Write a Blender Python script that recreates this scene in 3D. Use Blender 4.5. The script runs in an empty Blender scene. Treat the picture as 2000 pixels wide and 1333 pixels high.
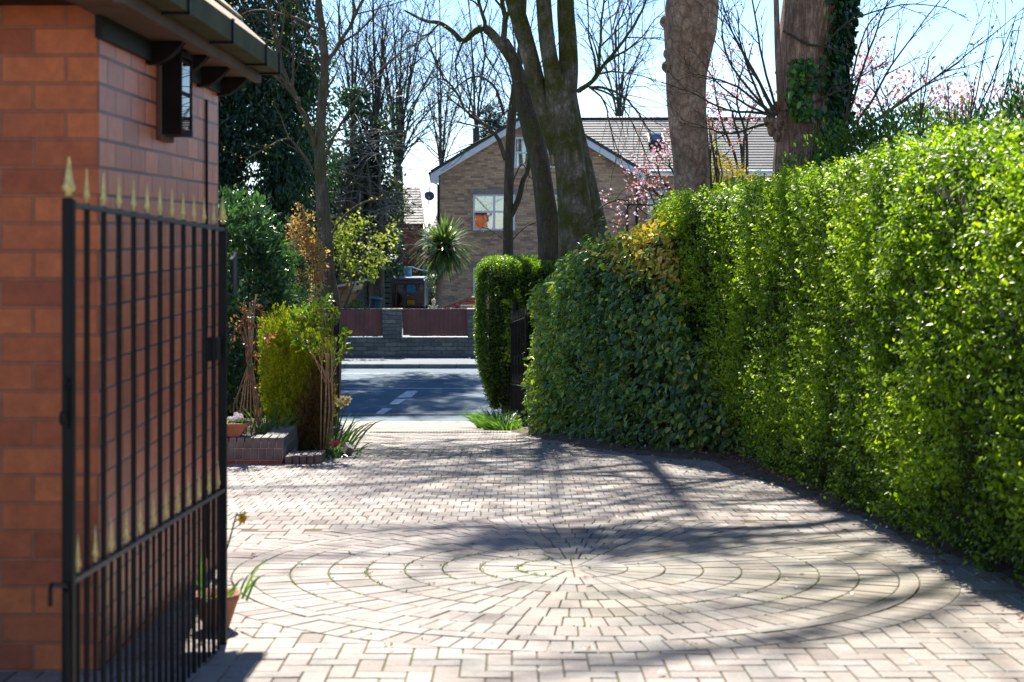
import bpy, math, random
import numpy as np
from mathutils import Vector, Matrix
R = math.radians
scene = bpy.context.scene
COL = scene.collection
rng = np.random.default_rng(7)
random.seed(7)

# ------------------------------------------------------------------ camera, sky, sun, exposure
FPX = 3000.0      # focal length in pixels of a 2000 px wide picture
EYE = 3.5         # eye height above the road
cam_d = bpy.data.cameras.new('camera')
cam = bpy.data.objects.new('camera', cam_d)
COL.objects.link(cam)
cam.location = (0, 0, EYE)
cam.rotation_euler = (R(90), 0, 0)
cam_d.sensor_width = 36
cam_d.lens = 54
cam_d.shift_y = -0.110
cam_d.clip_start = 0.1
cam_d.clip_end = 2000
cam_d.dof.use_dof = True
cam_d.dof.focus_distance = 19.0
cam_d.dof.aperture_fstop = 3.6
scene.camera = cam

SUN_EL, SUN_AZ = R(49), R(-7)        # azimuth measured from straight ahead (+Y), negative = left
w = bpy.data.worlds.new('World')
scene.world = w
w.use_nodes = True
wn, wl = w.node_tree.nodes, w.node_tree.links
sky = wn.new('ShaderNodeTexSky')
sky.sky_type = 'NISHITA'
sky.sun_disc = False
sky.sun_elevation = SUN_EL
sky.sun_rotation = SUN_AZ
sky.air_density = 0.85
sky.dust_density = 0.0
sky.ozone_density = 5.0
wn['Background'].inputs['Strength'].default_value = 0.088
wl.new(sky.outputs['Color'], wn['Background'].inputs['Color'])
sun_d = bpy.data.lights.new('sun', 'SUN')
sun_d.energy = 5.0
sun_d.angle = R(0.53)
sun_d.color = (1.0, 0.94, 0.83)
sun = bpy.data.objects.new('sun', sun_d)
COL.objects.link(sun)
sdir = Vector((math.sin(SUN_AZ) * math.cos(SUN_EL), math.cos(SUN_AZ) * math.cos(SUN_EL), math.sin(SUN_EL)))
sun.rotation_euler = sdir.to_track_quat('Z', 'Y').to_euler()
sun.location = (-10, 30, 40)
scene.view_settings.view_transform = 'Standard'
scene.view_settings.look = 'None'
scene.view_settings.exposure = 1.42
scene.view_settings.gamma = 1.0
scene.render.film_transparent = False
scene.cycles.max_bounces = 6
scene.cycles.diffuse_bounces = 3
scene.cycles.glossy_bounces = 3
scene.cycles.transparent_max_bounces = 8
scene.cycles.transmission_bounces = 4
scene.cycles.caustics_reflective = False
scene.cycles.caustics_refractive = False

# ------------------------------------------------------------------ helpers
_HD = np.array([-20, 0, 6, 8.6, 14.8, 17, 20, 24, 26.5, 27.2, 41, 400])
_HH = np.array([1.2, 1.62, 1.80, 1.93, 2.27, 2.46, 2.74, 3.13, 3.38, 3.42, 3.48, 3.48])
def zg(y):
    return EYE - np.interp(y, _HD, _HH)
def P(u, v, d):
    return Vector(((u - 1000) / FPX * d, d, EYE - (v - 446) / FPX * d))
def sm(x):
    return x * x * (3 - 2 * x)
def vnoise(p, s, seed=0):
    """cheap smooth pseudo noise, p (N,3), about -1..1"""
    r = np.random.default_rng(seed)
    o = np.zeros(len(p))
    for k in range(7):
        d = r.normal(size=3); d /= np.linalg.norm(d)
        o += np.sin(p @ d * s * (0.6 + 0.25 * k) + r.uniform(0, 6.28))
    return o / 3.0

def tag(o, label=None, cat=None, group=None, kind=None):
    if label: o['label'] = label
    if cat: o['category'] = cat
    if group: o['group'] = group
    if kind: o['kind'] = kind
    return o
def empty(name, loc, label=None, cat=None, group=None):
    o = bpy.data.objects.new(name, None)
    o.empty_display_size = 0.2
    COL.objects.link(o)
    o.location = loc
    return tag(o, label, cat, group)
def base_of(o):
    v = Vector((0, 0, 0))
    while o is not None:
        v += o.location; o = o.parent
    return v
def link_mesh(name, me, mat, parent=None):
    o = bpy.data.objects.new(name, me)
    COL.objects.link(o)
    mats = mat if isinstance(mat, (list, tuple)) else [mat]
    for m in mats: me.materials.append(m)
    if parent is not None: o.parent = parent
    return o
def np_mesh(name, V, F, tint=None, smooth=False):
    """V (n,3); F list of (m,k) int arrays; tint one array per face"""
    me = bpy.data.meshes.new(name)
    me.vertices.add(len(V))
    me.vertices.foreach_set('co', np.ascontiguousarray(V, dtype=np.float32).ravel())
    idx = np.concatenate([f.ravel() for f in F]).astype(np.int32)
    tot = np.concatenate([np.full(len(f), f.shape[1]) for f in F]).astype(np.int32)
    st = np.concatenate([[0], np.cumsum(tot)[:-1]]).astype(np.int32)
    me.loops.add(len(idx)); me.loops.foreach_set('vertex_index', idx)
    me.polygons.add(len(tot)); me.polygons.foreach_set('loop_start', st)
    if smooth: me.polygons.foreach_set('use_smooth', np.ones(len(tot), dtype=bool))
    if tint is not None:
        a = me.attributes.new('tint', 'FLOAT', 'FACE')
        a.data.foreach_set('value', np.asarray(tint, dtype=np.float32))
    me.update(calc_edges=True)
    return me

class MB:
    """collects shapes, links them as one mesh object"""
    def __init__(s): s.v = []; s.f = []; s.t = []; s.m = []; s.ct = 0.5; s.cm = 0
    def add(s, vs, fs):
        b = len(s.v)
        s.v.extend([tuple(p) for p in vs])
        for f in fs:
            s.f.append([b + i for i in f]); s.t.append(s.ct); s.m.append(s.cm)
        return s
    def box(s, c, d, M=None, bev=0.0):
        x, y, z = d[0] / 2, d[1] / 2, d[2] / 2
        if bev <= 0:
            vs = [Vector((i * x, j * y, k * z)) for k in (-1, 1) for j in (-1, 1) for i in (-1, 1)]
            fs = [(0, 2, 3, 1), (4, 5, 7, 6), (0, 1, 5, 4), (2, 6, 7, 3), (0, 4, 6, 2), (1, 3, 7, 5)]
        else:
            b = min(bev, x * .49, y * .49, z * .49)
            vs, ix = [], {}
            for i in (-1, 1):
                for j in (-1, 1):
                    for k in (-1, 1):
                        for a in range(3):
                            q = [i * (x - b), j * (y - b), k * (z - b)]
                            q[a] = (i * x, j * y, k * z)[a]
                            ix[(i, j, k, a)] = len(vs); vs.append(Vector(q))
            fs = []
            for a in range(3):
                o1, o2 = (a + 1) % 3, (a + 2) % 3
                for sgn in (-1, 1):
                    cs = []
                    for p, q in ((-1, -1), (1, -1), (1, 1), (-1, 1)):
                        k = [0, 0, 0]; k[a] = sgn; k[o1] = p; k[o2] = q
                        cs.append(ix[(*k, a)])
                    fs.append(cs if sgn > 0 else cs[::-1])
                for p in (-1, 1):
                    for q in (-1, 1):
                        k0 = [0, 0, 0]; k0[a] = -1; k0[o1] = p; k0[o2] = q
                        k1 = list(k0); k1[a] = 1
                        f = [ix[(*k0, o1)], ix[(*k1, o1)], ix[(*k1, o2)], ix[(*k0, o2)]]
                        fs.append(f if p * q < 0 else f[::-1])
            for i in (-1, 1):
                for j in (-1, 1):
                    for k in (-1, 1):
                        f = [ix[(i, j, k, a)] for a in range(3)]
                        fs.append(f if i * j * k > 0 else f[::-1])
        c = Vector(c)
        if M is not None: vs = [M @ p for p in vs]
        return s.add([p + c for p in vs], fs)
    def bar(s, a, b, w, h=None, up=(0, 0, 1)):
        """rectangular bar from a to b"""
        a, b = Vector(a), Vector(b)
        h = w if h is None else h
        d = (b - a); L = d.length; d.normalize()
        u = Vector(up)
        if abs(d.dot(u)) > .98: u = Vector((0, 1, 0))
        x = d.cross(u).normalized(); z = x.cross(d)
        vs = []
        for e in (a, b):
            for i, k in ((-1, -1), (1, -1), (1, 1), (-1, 1)):
                vs.append(e + x * (i * w / 2) + z * (k * h / 2))
        return s.add(vs, [(0, 1, 2, 3), (7, 6, 5, 4), (0, 4, 5, 1), (1, 5, 6, 2), (2, 6, 7, 3), (3, 7, 4, 0)])
    def tube(s, pts, rad, n=6, caps=True):
        pts = [Vector(p) for p in pts]
        if not hasattr(rad, '__len__'): rad = [rad] * len(pts)
        vs, fs = [], []
        x = None
        for i, p in enumerate(pts):
            t = (pts[min(i + 1, len(pts) - 1)] - pts[max(i - 1, 0)])
            t = t.normalized() if t.length > 1e-9 else Vector((0, 0, 1))
            if x is None:
                x = t.orthogonal().normalized()
            else:
                x = (x - t * x.dot(t))
                x = x.normalized() if x.length > 1e-6 else t.orthogonal().normalized()
            y = t.cross(x)
            for k in range(n):
                a = 2 * math.pi * k / n
                vs.append(p + (x * math.cos(a) + y * math.sin(a)) * rad[i])
        for i in range(len(pts) - 1):
            for k in range(n):
                k2 = (k + 1) % n
                fs.append((i * n + k, i * n + k2, (i + 1) * n + k2, (i + 1) * n + k))
        if caps:
            fs.append(tuple(range(n))[::-1]); m = (len(pts) - 1) * n
            fs.append(tuple(range(m, m + n)))
        return s.add(vs, fs)
    def lathe(s, c, prof, n=12, M=None):
        c = Vector(c); vs, fs = [], []
        for r, z in prof:
            for k in range(n):
                a = 2 * math.pi * k / n
                p = Vector((r * math.cos(a), r * math.sin(a), z))
                vs.append((M @ p if M is not None else p) + c)
        for i in range(len(prof) - 1):
            for k in range(n):
                k2 = (k + 1) % n
                fs.append((i * n + k, i * n + k2, (i + 1) * n + k2, (i + 1) * n + k))
        fs.append(tuple(range(n))[::-1]); m = (len(prof) - 1) * n
        fs.append(tuple(range(m, m + n)))
        return s.add(vs, fs)
    def prism(s, poly, off):
        """planar polygon (3d points) extruded by vector off"""
        poly = [Vector(p) for p in poly]; off = Vector(off); n = len(poly)
        vs = poly + [p + off for p in poly]
        fs = [tuple(range(n))[::-1], tuple(range(n, 2 * n))]
        for i in range(n):
            j = (i + 1) % n
            fs.append((i, j, n + j, n + i))
        return s.add(vs, fs)
    def build(s, name, mat, parent=None, smooth=False, kind=None):
        b = base_of(parent) if parent is not None else Vector((0, 0, 0))
        me = bpy.data.meshes.new(name)
        me.from_pydata([(p[0] - b.x, p[1] - b.y, p[2] - b.z) for p in s.v], [], s.f)
        a = me.attributes.new('tint', 'FLOAT', 'FACE')
        a.data.foreach_set('value', np.array(s.t, dtype=np.float32))
        if smooth: me.polygons.foreach_set('use_smooth', np.ones(len(s.f), dtype=bool))
        if any(s.m): me.polygons.foreach_set('material_index', np.array(s.m, dtype=np.int32))
        me.update()
        o = link_mesh(name, me, mat, parent)
        if kind: o['kind'] = kind
        return o

def unit(a):
    return a / np.maximum(np.linalg.norm(a, axis=1, keepdims=True), 1e-9)
def leaf_arrays(Pt, D, N, L, W, oval=False, fold=.25):
    """Pt base, D axis, N approximate normal"""
    n = len(Pt)
    L = np.broadcast_to(L, (n,))[:, None]; W = np.broadcast_to(W, (n,))[:, None]
    D = unit(D); S = unit(np.cross(D, N) + 1e-6); U = np.cross(S, D)
    if not oval:
        V = np.stack([Pt, Pt + D * L * .5 + S * W * .5 + U * W * fold, Pt + D * L, Pt + D * L * .5 - S * W * .5 + U * W * fold], 1)
        V = V.reshape(-1, 3)
        b = np.arange(n)[:, None] * 4
        F = np.concatenate([b + np.array([[0, 1, 2]]), b + np.array([[0, 2, 3]])], 1).reshape(-1, 3)
        return V, F, 2
    V = np.stack([Pt, Pt + D * L * .3 + S * W * .46 + U * W * fold, Pt + D * L * .72 + S * W * .4 + U * W * fold * .7, Pt + D * L - U * L * .08,
                  Pt + D * L * .72 - S * W * .4 + U * W * fold * .7, Pt + D * L * .3 - S * W * .46 + U * W * fold], 1).reshape(-1, 3)
    b = np.arange(n)[:, None] * 6
    F = np.concatenate([b + np.array([[0, 1, 2, 3]]), b + np.array([[0, 3, 4, 5]])], 1).reshape(-1, 4)
    return V, F, 2
def leaves(name, mat, parent, Pt, D, N, L, W, tint, oval=False, fold=.25, kind=None):
    b = np.array(base_of(parent)) if parent is not None else np.zeros(3)
    V, F, k = leaf_arrays(np.asarray(Pt), np.asarray(D), np.asarray(N), L, W, oval, fold)
    me = np_mesh(name, V - b, [F], np.repeat(np.broadcast_to(tint, (len(Pt),)), k))
    o = link_mesh(name, me, mat, parent)
    if kind: o['kind'] = kind
    return o

# ------------------------------------------------------------------ materials
class NT:
    def __init__(s, name):
        s.m = bpy.data.materials.new(name); s.m.use_nodes = True
        s.t = s.m.node_tree; s.t.nodes.clear()
        s.out = s.t.nodes.new('ShaderNodeOutputMaterial')
    def n(s, typ, **kw):
        d = s.t.nodes.new('ShaderNode' + typ)
        for k, v in kw.items():
            if k.startswith('i_'):
                key = k[2:].replace('_', ' ')
                key = int(key) if key.isdigit() else key
                s.set(d.inputs[key], v)
            else: setattr(d, k, v)
        return d
    def set(s, sock, v):
        if isinstance(v, bpy.types.NodeSocket): s.t.links.new(v, sock)
        elif isinstance(v, (tuple, list)) and len(v) == 3 and sock.type == 'RGBA': sock.default_value = (*v, 1)
        else: sock.default_value = v
    def ramp(s, fac, stops):
        d = s.n('ValToRGB'); e = d.color_ramp.elements
        while len(e) < len(stops): e.new(.5)
        for q, (p, c) in zip(e, stops):
            q.position = p; q.color = (*c, 1) if len(c) == 3 else c
        s.set(d.inputs[0], fac)
        return d.outputs[0]
    def noise(s, vec, scale, detail=4, rough=.55):
        d = s.n('TexNoise', i_Scale=scale, i_Detail=detail, i_Roughness=rough)
        if vec is not None: s.set(d.inputs['Vector'], vec)
        return d.outputs['Fac']
    def mix(s, f, a, b, mode='MIX'):
        d = s.n('MixRGB', blend_type=mode)
        s.set(d.inputs[0], f); s.set(d.inputs[1], a); s.set(d.inputs[2], b)
        return d.outputs[0]
    def math(s, op, a, b=0.0):
        d = s.n('Math', operation=op); s.set(d.inputs[0], a); s.set(d.inputs[1], b)
        return d.outputs[0]
    def bump(s, h, strength=.3, dist=.02):
        d = s.n('Bump', i_Strength=strength, i_Distance=dist); s.set(d.inputs['Height'], h)
        return d.outputs[0]
    def pos(s): return s.n('NewGeometry').outputs['Position']
    def attr(s, nm='tint'): return s.n('Attribute', attribute_name=nm).outputs['Fac']
    def principled(s, col, rough=.6, metal=0, normal=None, spec=.5):
        d = s.n('BsdfPrincipled')
        s.set(d.inputs['Base Color'], col); s.set(d.inputs['Roughness'], rough)
        s.set(d.inputs['Metallic'], metal); s.set(d.inputs['Specular IOR Level'], spec)
        if normal is not None: s.set(d.inputs['Normal'], normal)
        return d
    def done(s, sh):
        s.t.links.new(sh.outputs[0] if hasattr(sh, 'outputs') else sh, s.out.inputs[0])
        return s.m

def plain(name, col, rough=.6, metal=0, var=.25, scale=6, bump=.0, spec=.5):
    t = NT(name)
    f = t.noise(t.pos(), scale, 5)
    c = t.ramp(f, [(.3, tuple(x * (1 - var) for x in col)), (.7, tuple(min(1, x * (1 + var)) for x in col))])
    nm = t.bump(t.noise(t.pos(), scale * 8, 4), bump, .01) if bump else None
    return t.done(t.principled(c, rough, metal, nm, spec))
def leaf_mat(name, stops, rough=.4, trans=.4, tmul=(1.3, 1.4, .6), spec=.5):
    t = NT(name)
    c = t.ramp(t.attr(), stops)
    p = t.principled(c, rough, 0, None, spec)
    tc = t.mix(1.0, c, tmul, 'MULTIPLY')
    tr = t.n('BsdfTranslucent'); t.set(tr.inputs[0], tc)
    mx = t.n('MixShader'); mx.inputs[0].default_value = trans
    t.t.links.new(p.outputs[0], mx.inputs[1]); t.t.links.new(tr.outputs[0], mx.inputs[2])
    return t.done(mx)
def bark_mat(name, c1, c2, moss=None, moss_lo=.5, scale=9, bump=.8, stretch=.25, crack=.5):
    t = NT(name)
    mp = t.n('Mapping'); mp.inputs['Scale'].default_value = (1, 1, stretch)
    t.t.links.new(t.pos(), mp.inputs[0])
    f = t.noise(mp.outputs[0], scale, 8, .65)
    v = t.n('TexVoronoi', feature='DISTANCE_TO_EDGE'); v.inputs['Scale'].default_value = scale * 1.4
    wz = t.n('TexNoise', i_Scale=scale * .8, i_Detail=4.0); t.t.links.new(mp.outputs[0], wz.inputs['Vector'])
    wa = t.n('VectorMath', operation='MULTIPLY_ADD'); t.t.links.new(wz.outputs['Color'], wa.inputs[0]); wa.inputs[1].default_value = (.22,) * 3; t.t.links.new(mp.outputs[0], wa.inputs[2])
    t.t.links.new(wa.outputs[0], v.inputs['Vector'])
    c = t.ramp(f, [(.35, c1), (.65, c2)])
    blo = t.ramp(t.noise(t.pos(), 2.4, 6, .7), [(.35, (.62, .6, .58)), (.65, (1.15, 1.12, 1.08))]); c = t.mix(.8, c, blo, 'MULTIPLY'); c = t.mix(.75, c, t.ramp(t.noise(t.pos(), 38, 5, .75), [(.32, (.45, .44, .43)), (.6, (1.2, 1.2, 1.2))]), 'MULTIPLY')
    c = t.mix(t.math('MULTIPLY', t.math('SUBTRACT', 1.0, t.math('MULTIPLY', v.outputs['Distance'], 6)), crack), c, tuple(x * .35 for x in c1))
    if moss:
        g = t.noise(t.pos(), 2.3, 10, .72)
        k = t.ramp(g, [(moss_lo - .10, (0, 0, 0)), (moss_lo + .13, (1, 1, 1))])
        fine = t.ramp(t.noise(t.pos(), 30, 4), [(.3, tuple(x * .5 for x in moss)), (.75, moss)])
        c = t.mix(k, c, fine)
    h = t.math('ADD', t.math('MULTIPLY', f, .7), t.math('MINIMUM', v.outputs['Distance'], .25))
    return t.done(t.principled(c, .85, 0, t.bump(h, bump, .05), .2))
def brick_mat(name, c1, c2, mortar, bw, bh, ms, axis='x', rough=.75, bump=.4, bias=0.0, noise_amt=.25, dirt=None, offset=.5, squash=1.0, warp=0.0, spec=.4):
    t = NT(name)
    co = t.n('TexCoord').outputs['Object']
    sx = t.n('SeparateXYZ'); t.t.links.new(co, sx.inputs[0])
    cb = t.n('CombineXYZ')
    t.t.links.new(sx.outputs[0 if axis == 'x' else 1], cb.inputs[0])
    t.t.links.new(sx.outputs[2], cb.inputs[1])
    vec = cb.outputs[0]
    if warp:
        nz = t.n('TexNoise', i_Scale=2.3, i_Detail=2.0); t.t.links.new(vec, nz.inputs['Vector'])
        ad = t.n('VectorMath', operation='MULTIPLY_ADD'); t.t.links.new(nz.outputs['Color'], ad.inputs[0])
        ad.inputs[1].default_value = (warp, warp, 0); t.t.links.new(vec, ad.inputs[2]); vec = ad.outputs[0]
    b = t.n('TexBrick'); b.offset = offset; b.squash = squash
    t.t.links.new(vec, b.inputs['Vector'])
    for k, v in (('Color1', c1), ('Color2', c2), ('Mortar', mortar)): b.inputs[k].default_value = (*v, 1)
    b.inputs['Scale'].default_value = 1.0; b.inputs['Mortar Size'].default_value = ms
    b.inputs['Brick Width'].default_value = bw; b.inputs['Row Height'].default_value = bh
    b.inputs['Bias'].default_value = bias; b.inputs['Mortar Smooth'].default_value = .3
    f = t.noise(vec, 14, 6, .65)
    c = t.mix(noise_amt, b.outputs['Color'], t.ramp(f, [(.3, (.25, .22, .2)), (.7, (1, 1, 1))]), 'MULTIPLY')
    if dirt:
        g = t.ramp(t.noise(vec, 1.1, 5), [(.45, (0, 0, 0)), (.7, (1, 1, 1))])
        c = t.mix(t.math('MULTIPLY', g, .5), c, dirt)
    h = t.math('ADD', t.math('MULTIPLY', t.math('SUBTRACT', 1.0, b.outputs['Fac']), 1.0), t.math('MULTIPLY', f, .3))
    return t.done(t.principled(c, rough, 0, t.bump(h, bump, .012), spec))
def glass_mat(name, tint=(.6, .75, .8), refl=.25):
    t = NT(name)
    tr = t.n('BsdfTransparent'); tr.inputs[0].default_value = (*tint, 1)
    gl = t.n('BsdfGlossy'); gl.inputs['Roughness'].default_value = .02
    fr = t.n('Fresnel', i_IOR=1.5)
    mx = t.n('MixShader'); t.t.links.new(t.math('MAXIMUM', fr.outputs[0], refl), mx.inputs[0])
    t.t.links.new(tr.outputs[0], mx.inputs[1]); t.t.links.new(gl.outputs[0], mx.inputs[2])
    return t.done(mx)

M = {}
M['iron'] = plain('black_iron', (.004, .004, .0045), .55, 0, .3, 8, spec=.25)
M['gold'] = plain('gold_paint', (.66, .50, .16), .4, .1, .25, 60)
M['rail'] = plain('grey_iron', (.03, .034, .042), .45, 0, .3, 10)
M['black'] = plain('black_paint', (.008, .008, .009), .6, spec=.25)
M['white'] = plain('white_upvc', (.75, .76, .78), .35, 0, .05)
M['gutter'] = plain('olive_gutter', (.055, .052, .022), .75, 0, .3, 5, spec=.12)
M['soffit'] = plain('brown_timber', (.085, .05, .032), .7, 0, .35, 4, .2, .25)
M['darkwood'] = plain('dark_timber', (.010, .007, .006), .8, 0, .4, 5, .2, .15)
M['stone'] = plain('pale_stone', (.30, .25, .19), .85, 0, .25, 7, .3)
M['terracotta'] = plain('terracotta', (.36, .15, .085), .75, 0, .22, 9, .2)
M['cream'] = plain('cream_stone', (.60, .48, .34), .8, 0, .2, 15, .3)
M['soil'] = plain('garden_soil', (.075, .050, .033), .95, 0, .6, 9, .9)
M['glass'] = glass_mat('window_glass')
M['darkglass'] = glass_mat('dark_glass', (.10, .13, .15), .3)
M['tyre'] = plain('tyre_rubber', (.012, .012, .013), .8)
# ================================================================== SETTING
def strip_sheet(name, x0, x1, ys, mat, dz, kind='structure', nx=2):
    xs = np.linspace(x0, x1, nx)
    V = np.array([(x, y, zg(y) + dz) for y in ys for x in xs])
    F = np.array([(i * nx + j, i * nx + j + 1, (i + 1) * nx + j + 1, (i + 1) * nx + j) for i in range(len(ys) - 1) for j in range(nx - 1)])
    o = link_mesh(name, np_mesh(name, V, [F]), mat)
    o['kind'] = kind
    return o
t = NT('ground_earth')
f = t.noise(t.pos(), 3.0, 8, .7)
c = t.ramp(f, [(.3, (.028, .034, .012)), (.5, (.06, .045, .028)), (.7, (.10, .072, .048))])
M['ground'] = t.done(t.principled(c, .95, 0, t.bump(t.noise(t.pos(), 25, 6, .7), .9, .05), .2))
strip_sheet('ground', -140, 140, np.concatenate([np.linspace(-15, 45, 81), [80, 160, 400]]), M['ground'], -.045)

# ---- asphalt
def asphalt(name, base, patch, sc=90):
    t = NT(name)
    a = t.noise(t.pos(), sc, 3, .7); b = t.noise(t.pos(), .9, 5, .6)
    mp = t.n('Mapping'); mp.inputs['Scale'].default_value = (.12, 1.6, 1); t.t.links.new(t.pos(), mp.inputs[0])
    s = t.noise(mp.outputs[0], 2.0, 5, .6)
    c = t.ramp(b, [(.35, base), (.68, patch)])
    c = t.mix(.5, c, t.ramp(a, [(.3, (.35, .35, .35)), (.72, (1.25, 1.25, 1.25))]), 'MULTIPLY')
    c = t.mix(.45, c, t.ramp(s, [(.38, (.55, .55, .55)), (.62, (1.15, 1.15, 1.15))]), 'MULTIPLY')
    return t.done(t.principled(c, .72, 0, t.bump(a, .5, .006), .35))
M['asphalt'] = asphalt('asphalt', (.014, .066, .112), (.030, .092, .140))
M['footway'] = asphalt('footway_asphalt', (.075, .10, .13), (.11, .13, .155), 60)
M['kerb'] = plain('kerb_concrete', (.16, .165, .17), .85, 0, .3, 6, .3)
M['roadpaint'] = plain('worn_road_paint', (.42, .44, .46), .7, 0, .45, 11)
strip_sheet('road', -70, 70, np.linspace(28.0, 38.0, 6), M['asphalt'], 0.0, nx=30)
strip_sheet('near_pavement', -70, 70, np.linspace(26.9, 27.95, 3), M['asphalt'], .02, nx=30)
b = MB()
for i in range(-40, 40): b.box((i * .92, 27.995, zg(28) + .012), (.91, .1, .06), bev=.012)
b.build('near_kerb', M['kerb'], kind='structure')
b = MB()
for i in range(-40, 40): b.box((i * .92, 38.06, zg(38) + .03), (.91, .125, .16), bev=.02)
b.build('far_kerb', M['kerb'], kind='structure')
o = strip_sheet('far_pavement', -70, 70, np.linspace(38.12, 41.6, 3), M['footway'], .105, nx=30)
strip_sheet('yard', -40, 40, np.linspace(41.6, 78, 4), M['footway'], .0, nx=10)
def marking(pts, nm='road_marking'):
    b = MB(); V = [(p[0], p[1], zg(p[1]) + .004) for p in pts]
    b.add(V, [tuple(range(len(V)))])
    b.build(nm, M['roadpaint'], kind='structure')
for (y0, y1, xa, xb) in ((33.02, 33.11, -3.6, 40), (36.6, 36.68, -4.4, 40), (32.35, 32.44, -40, -2.7), (34.5, 34.57, -3.2, -1.9)):
    marking([(xa, y0), (xb, y0), (xb, y1), (xa, y1)])
marking([(-2.53, 28.3), (-2.38, 28.3), (-2.28, 29.25), (-2.46, 29.25)])
marking([(-2.40, 29.95), (-2.22, 29.95), (-2.12, 30.9), (-2.34, 30.9)])
marking([(-2.34, 31.2), (-2.05, 31.2), (-1.98, 32.5), (-2.22, 32.5)])

# ---- block paved driveway: every block is real geometry in one sheet
CX, CY = .34, 8.62
RL = np.array([(-2, 3.2), (4, 3.0), (8.1, 2.72), (10, 2.55), (12, 2.32), (14.8, 1.95), (15.6, 1.55), (16.5, 1.08), (18.6, .62), (21.2, .16), (23, -.02), (25, -.3), (26.95, -.35)])
LL = np.array([(-2, -3.9), (14.55, -3.9), (14.6, -1.85), (15.8, -1.62), (17, -1.72), (18, -1.85), (20.6, -2.2), (25, -2.72), (26.95, -2.95)])
def inside(x, y, m=0.0):
    return (y > -1.5) & (y < 26.93) & (x < np.interp(y, RL[:, 0], RL[:, 1]) + m) & (x > np.interp(y, LL[:, 0], LL[:, 1]) - m)
quads = []   # (4 corners xy, lift)
g = .006
def rect(x, y, wx, wy): return [(x + g / 2, y + g / 2), (x + wx - g / 2, y + g / 2), (x + wx - g / 2, y + wy - g / 2), (x + g / 2, y + wy - g / 2)]
RO = 2.09
split = lambda x: 10.35 + .22 * math.sin(x * 1.1)
for i in range(-60, 50):
    for j in range(-16, 110):
        m = (i - j) % 4
        if m == 0: q = rect(i * .105, j * .105, .21, .105)
        elif m == 3: q = rect(i * .105, j * .105, .105, .21)
        else: continue
        c = np.mean(q, 0)
        if c[1] < split(c[0]) and inside(c[0], c[1], .05) and max(math.hypot(p[0] - CX, p[1] - CY) for p in q) > RO: quads.append(q)
j = 0; y = 10.0
while y < 27:
    for i in range(-45, 40):
        q = rect(i * .105 + (.052 if j % 2 else 0) + .012 * math.sin(y), y, .105, .21)
        c = np.mean(q, 0)
        if c[1] >= split(c[0]) and inside(c[0], c[1], .04) and max(math.hypot(p[0] - CX, p[1] - CY) for p in q) > RO: quads.append(q)
    j += 1; y += .21
nbase = len(quads)
def ring(r0, r1, n, ph=0.0):
    for k in range(n):
        a0 = 2 * math.pi * (k + ph) / n; a1 = 2 * math.pi * (k + 1 + ph) / n
        e0 = g / 2 / max(r0, .03); e1 = g / 2 / r1
        sub = 1 if n > 20 else 3
        inner = [(CX + (r0 + g / 2) * math.cos(a), CY + (r0 + g / 2) * math.sin(a)) for a in np.linspace(a1 - e0, a0 + e0, sub + 1)] if r0 > .01 else [(CX, CY)]
        outer = [(CX + (r1 - g / 2) * math.cos(a), CY + (r1 - g / 2) * math.sin(a)) for a in np.linspace(a0 + e1, a1 - e1, sub + 1)]
        quads.append(inner + outer)
ring(.012, .10, 8)
rr = .10
for k in range(8):
    ring(rr, rr + .21, max(14, int(2 * math.pi * (rr + .17) / .105)), k * .37); rr += .21
ring(rr, rr + .105, int(2 * math.pi * rr / .21), .3); rr += .105
ring(rr, rr + .21, int(2 * math.pi * (rr + .15) / .105)); rr += .21
RO = rr
V, F4, F, TT = [], [], [], []
for qi, q in enumerate(quads):
    q = np.array(q); n = len(q); c = q.mean(0)
    x, y = c
    lift = .0225 + (.004 if qi >= nbase else 0) + rng.uniform(-.0018, .0018)
    tlt = rng.normal(0, .006, 2)
    b0 = len(V); ch = .0035
    for (px, py) in q: V.append((px, py, zg(py) - .01))
    for (px, py) in q: V.append((px, py, zg(py) + lift - .003 + (px - x) * tlt[0] + (py - y) * tlt[1]))
    for (px, py) in q:
        d = max(math.hypot(px - x, py - y), 1e-6); s = 1 - ch / d * 1.4
        ix, iy = x + (px - x) * s, y + (py - y) * s
        V.append((ix, iy, zg(iy) + lift + (ix - x) * tlt[0] + (iy - y) * tlt[1]))
    tt = rng.random()
    F.append([b0 + 2 * n + i for i in range(n)]); TT.append(tt)
    for i in range(n):
        k = (i + 1) % n
        F.append([b0 + i, b0 + k, b0 + n + k, b0 + n + i]); TT.append(tt)
        F.append([b0 + n + i, b0 + n + k, b0 + 2 * n + k, b0 + 2 * n + i]); TT.append(tt)
me = bpy.data.meshes.new('driveway'); me.from_pydata(V, [], F)
a = me.attributes.new('tint', 'FLOAT', 'FACE'); a.data.foreach_set('value', np.array(TT, dtype=np.float32)); me.update()
t = NT('block_paving')
pos = t.pos()
c = t.ramp(t.attr(), [(0, (.20, .165, .145)), (.18, (.315, .26, .232)), (.4, (.285, .265, .243)), (.62, (.34, .283, .255)), (.8, (.26, .247, .235)), (1, (.37, .315, .287))])
f1 = t.noise(pos, 120, 3, .7); f2 = t.noise(pos, 1.3, 6, .65); f5 = t.noise(pos, .55, 8, .7); f3 = t.noise(pos, 9, 6, .7)
c = t.mix(.7, c, t.ramp(f1, [(.28, (.45, .45, .45)), (.72, (1.3, 1.3, 1.3))]), 'MULTIPLY')
c = t.mix(.5, c, t.ramp(f3, [(.3, (.5, .47, .43)), (.65, (1.1, 1.1, 1.1))]), 'MULTIPLY')
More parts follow.
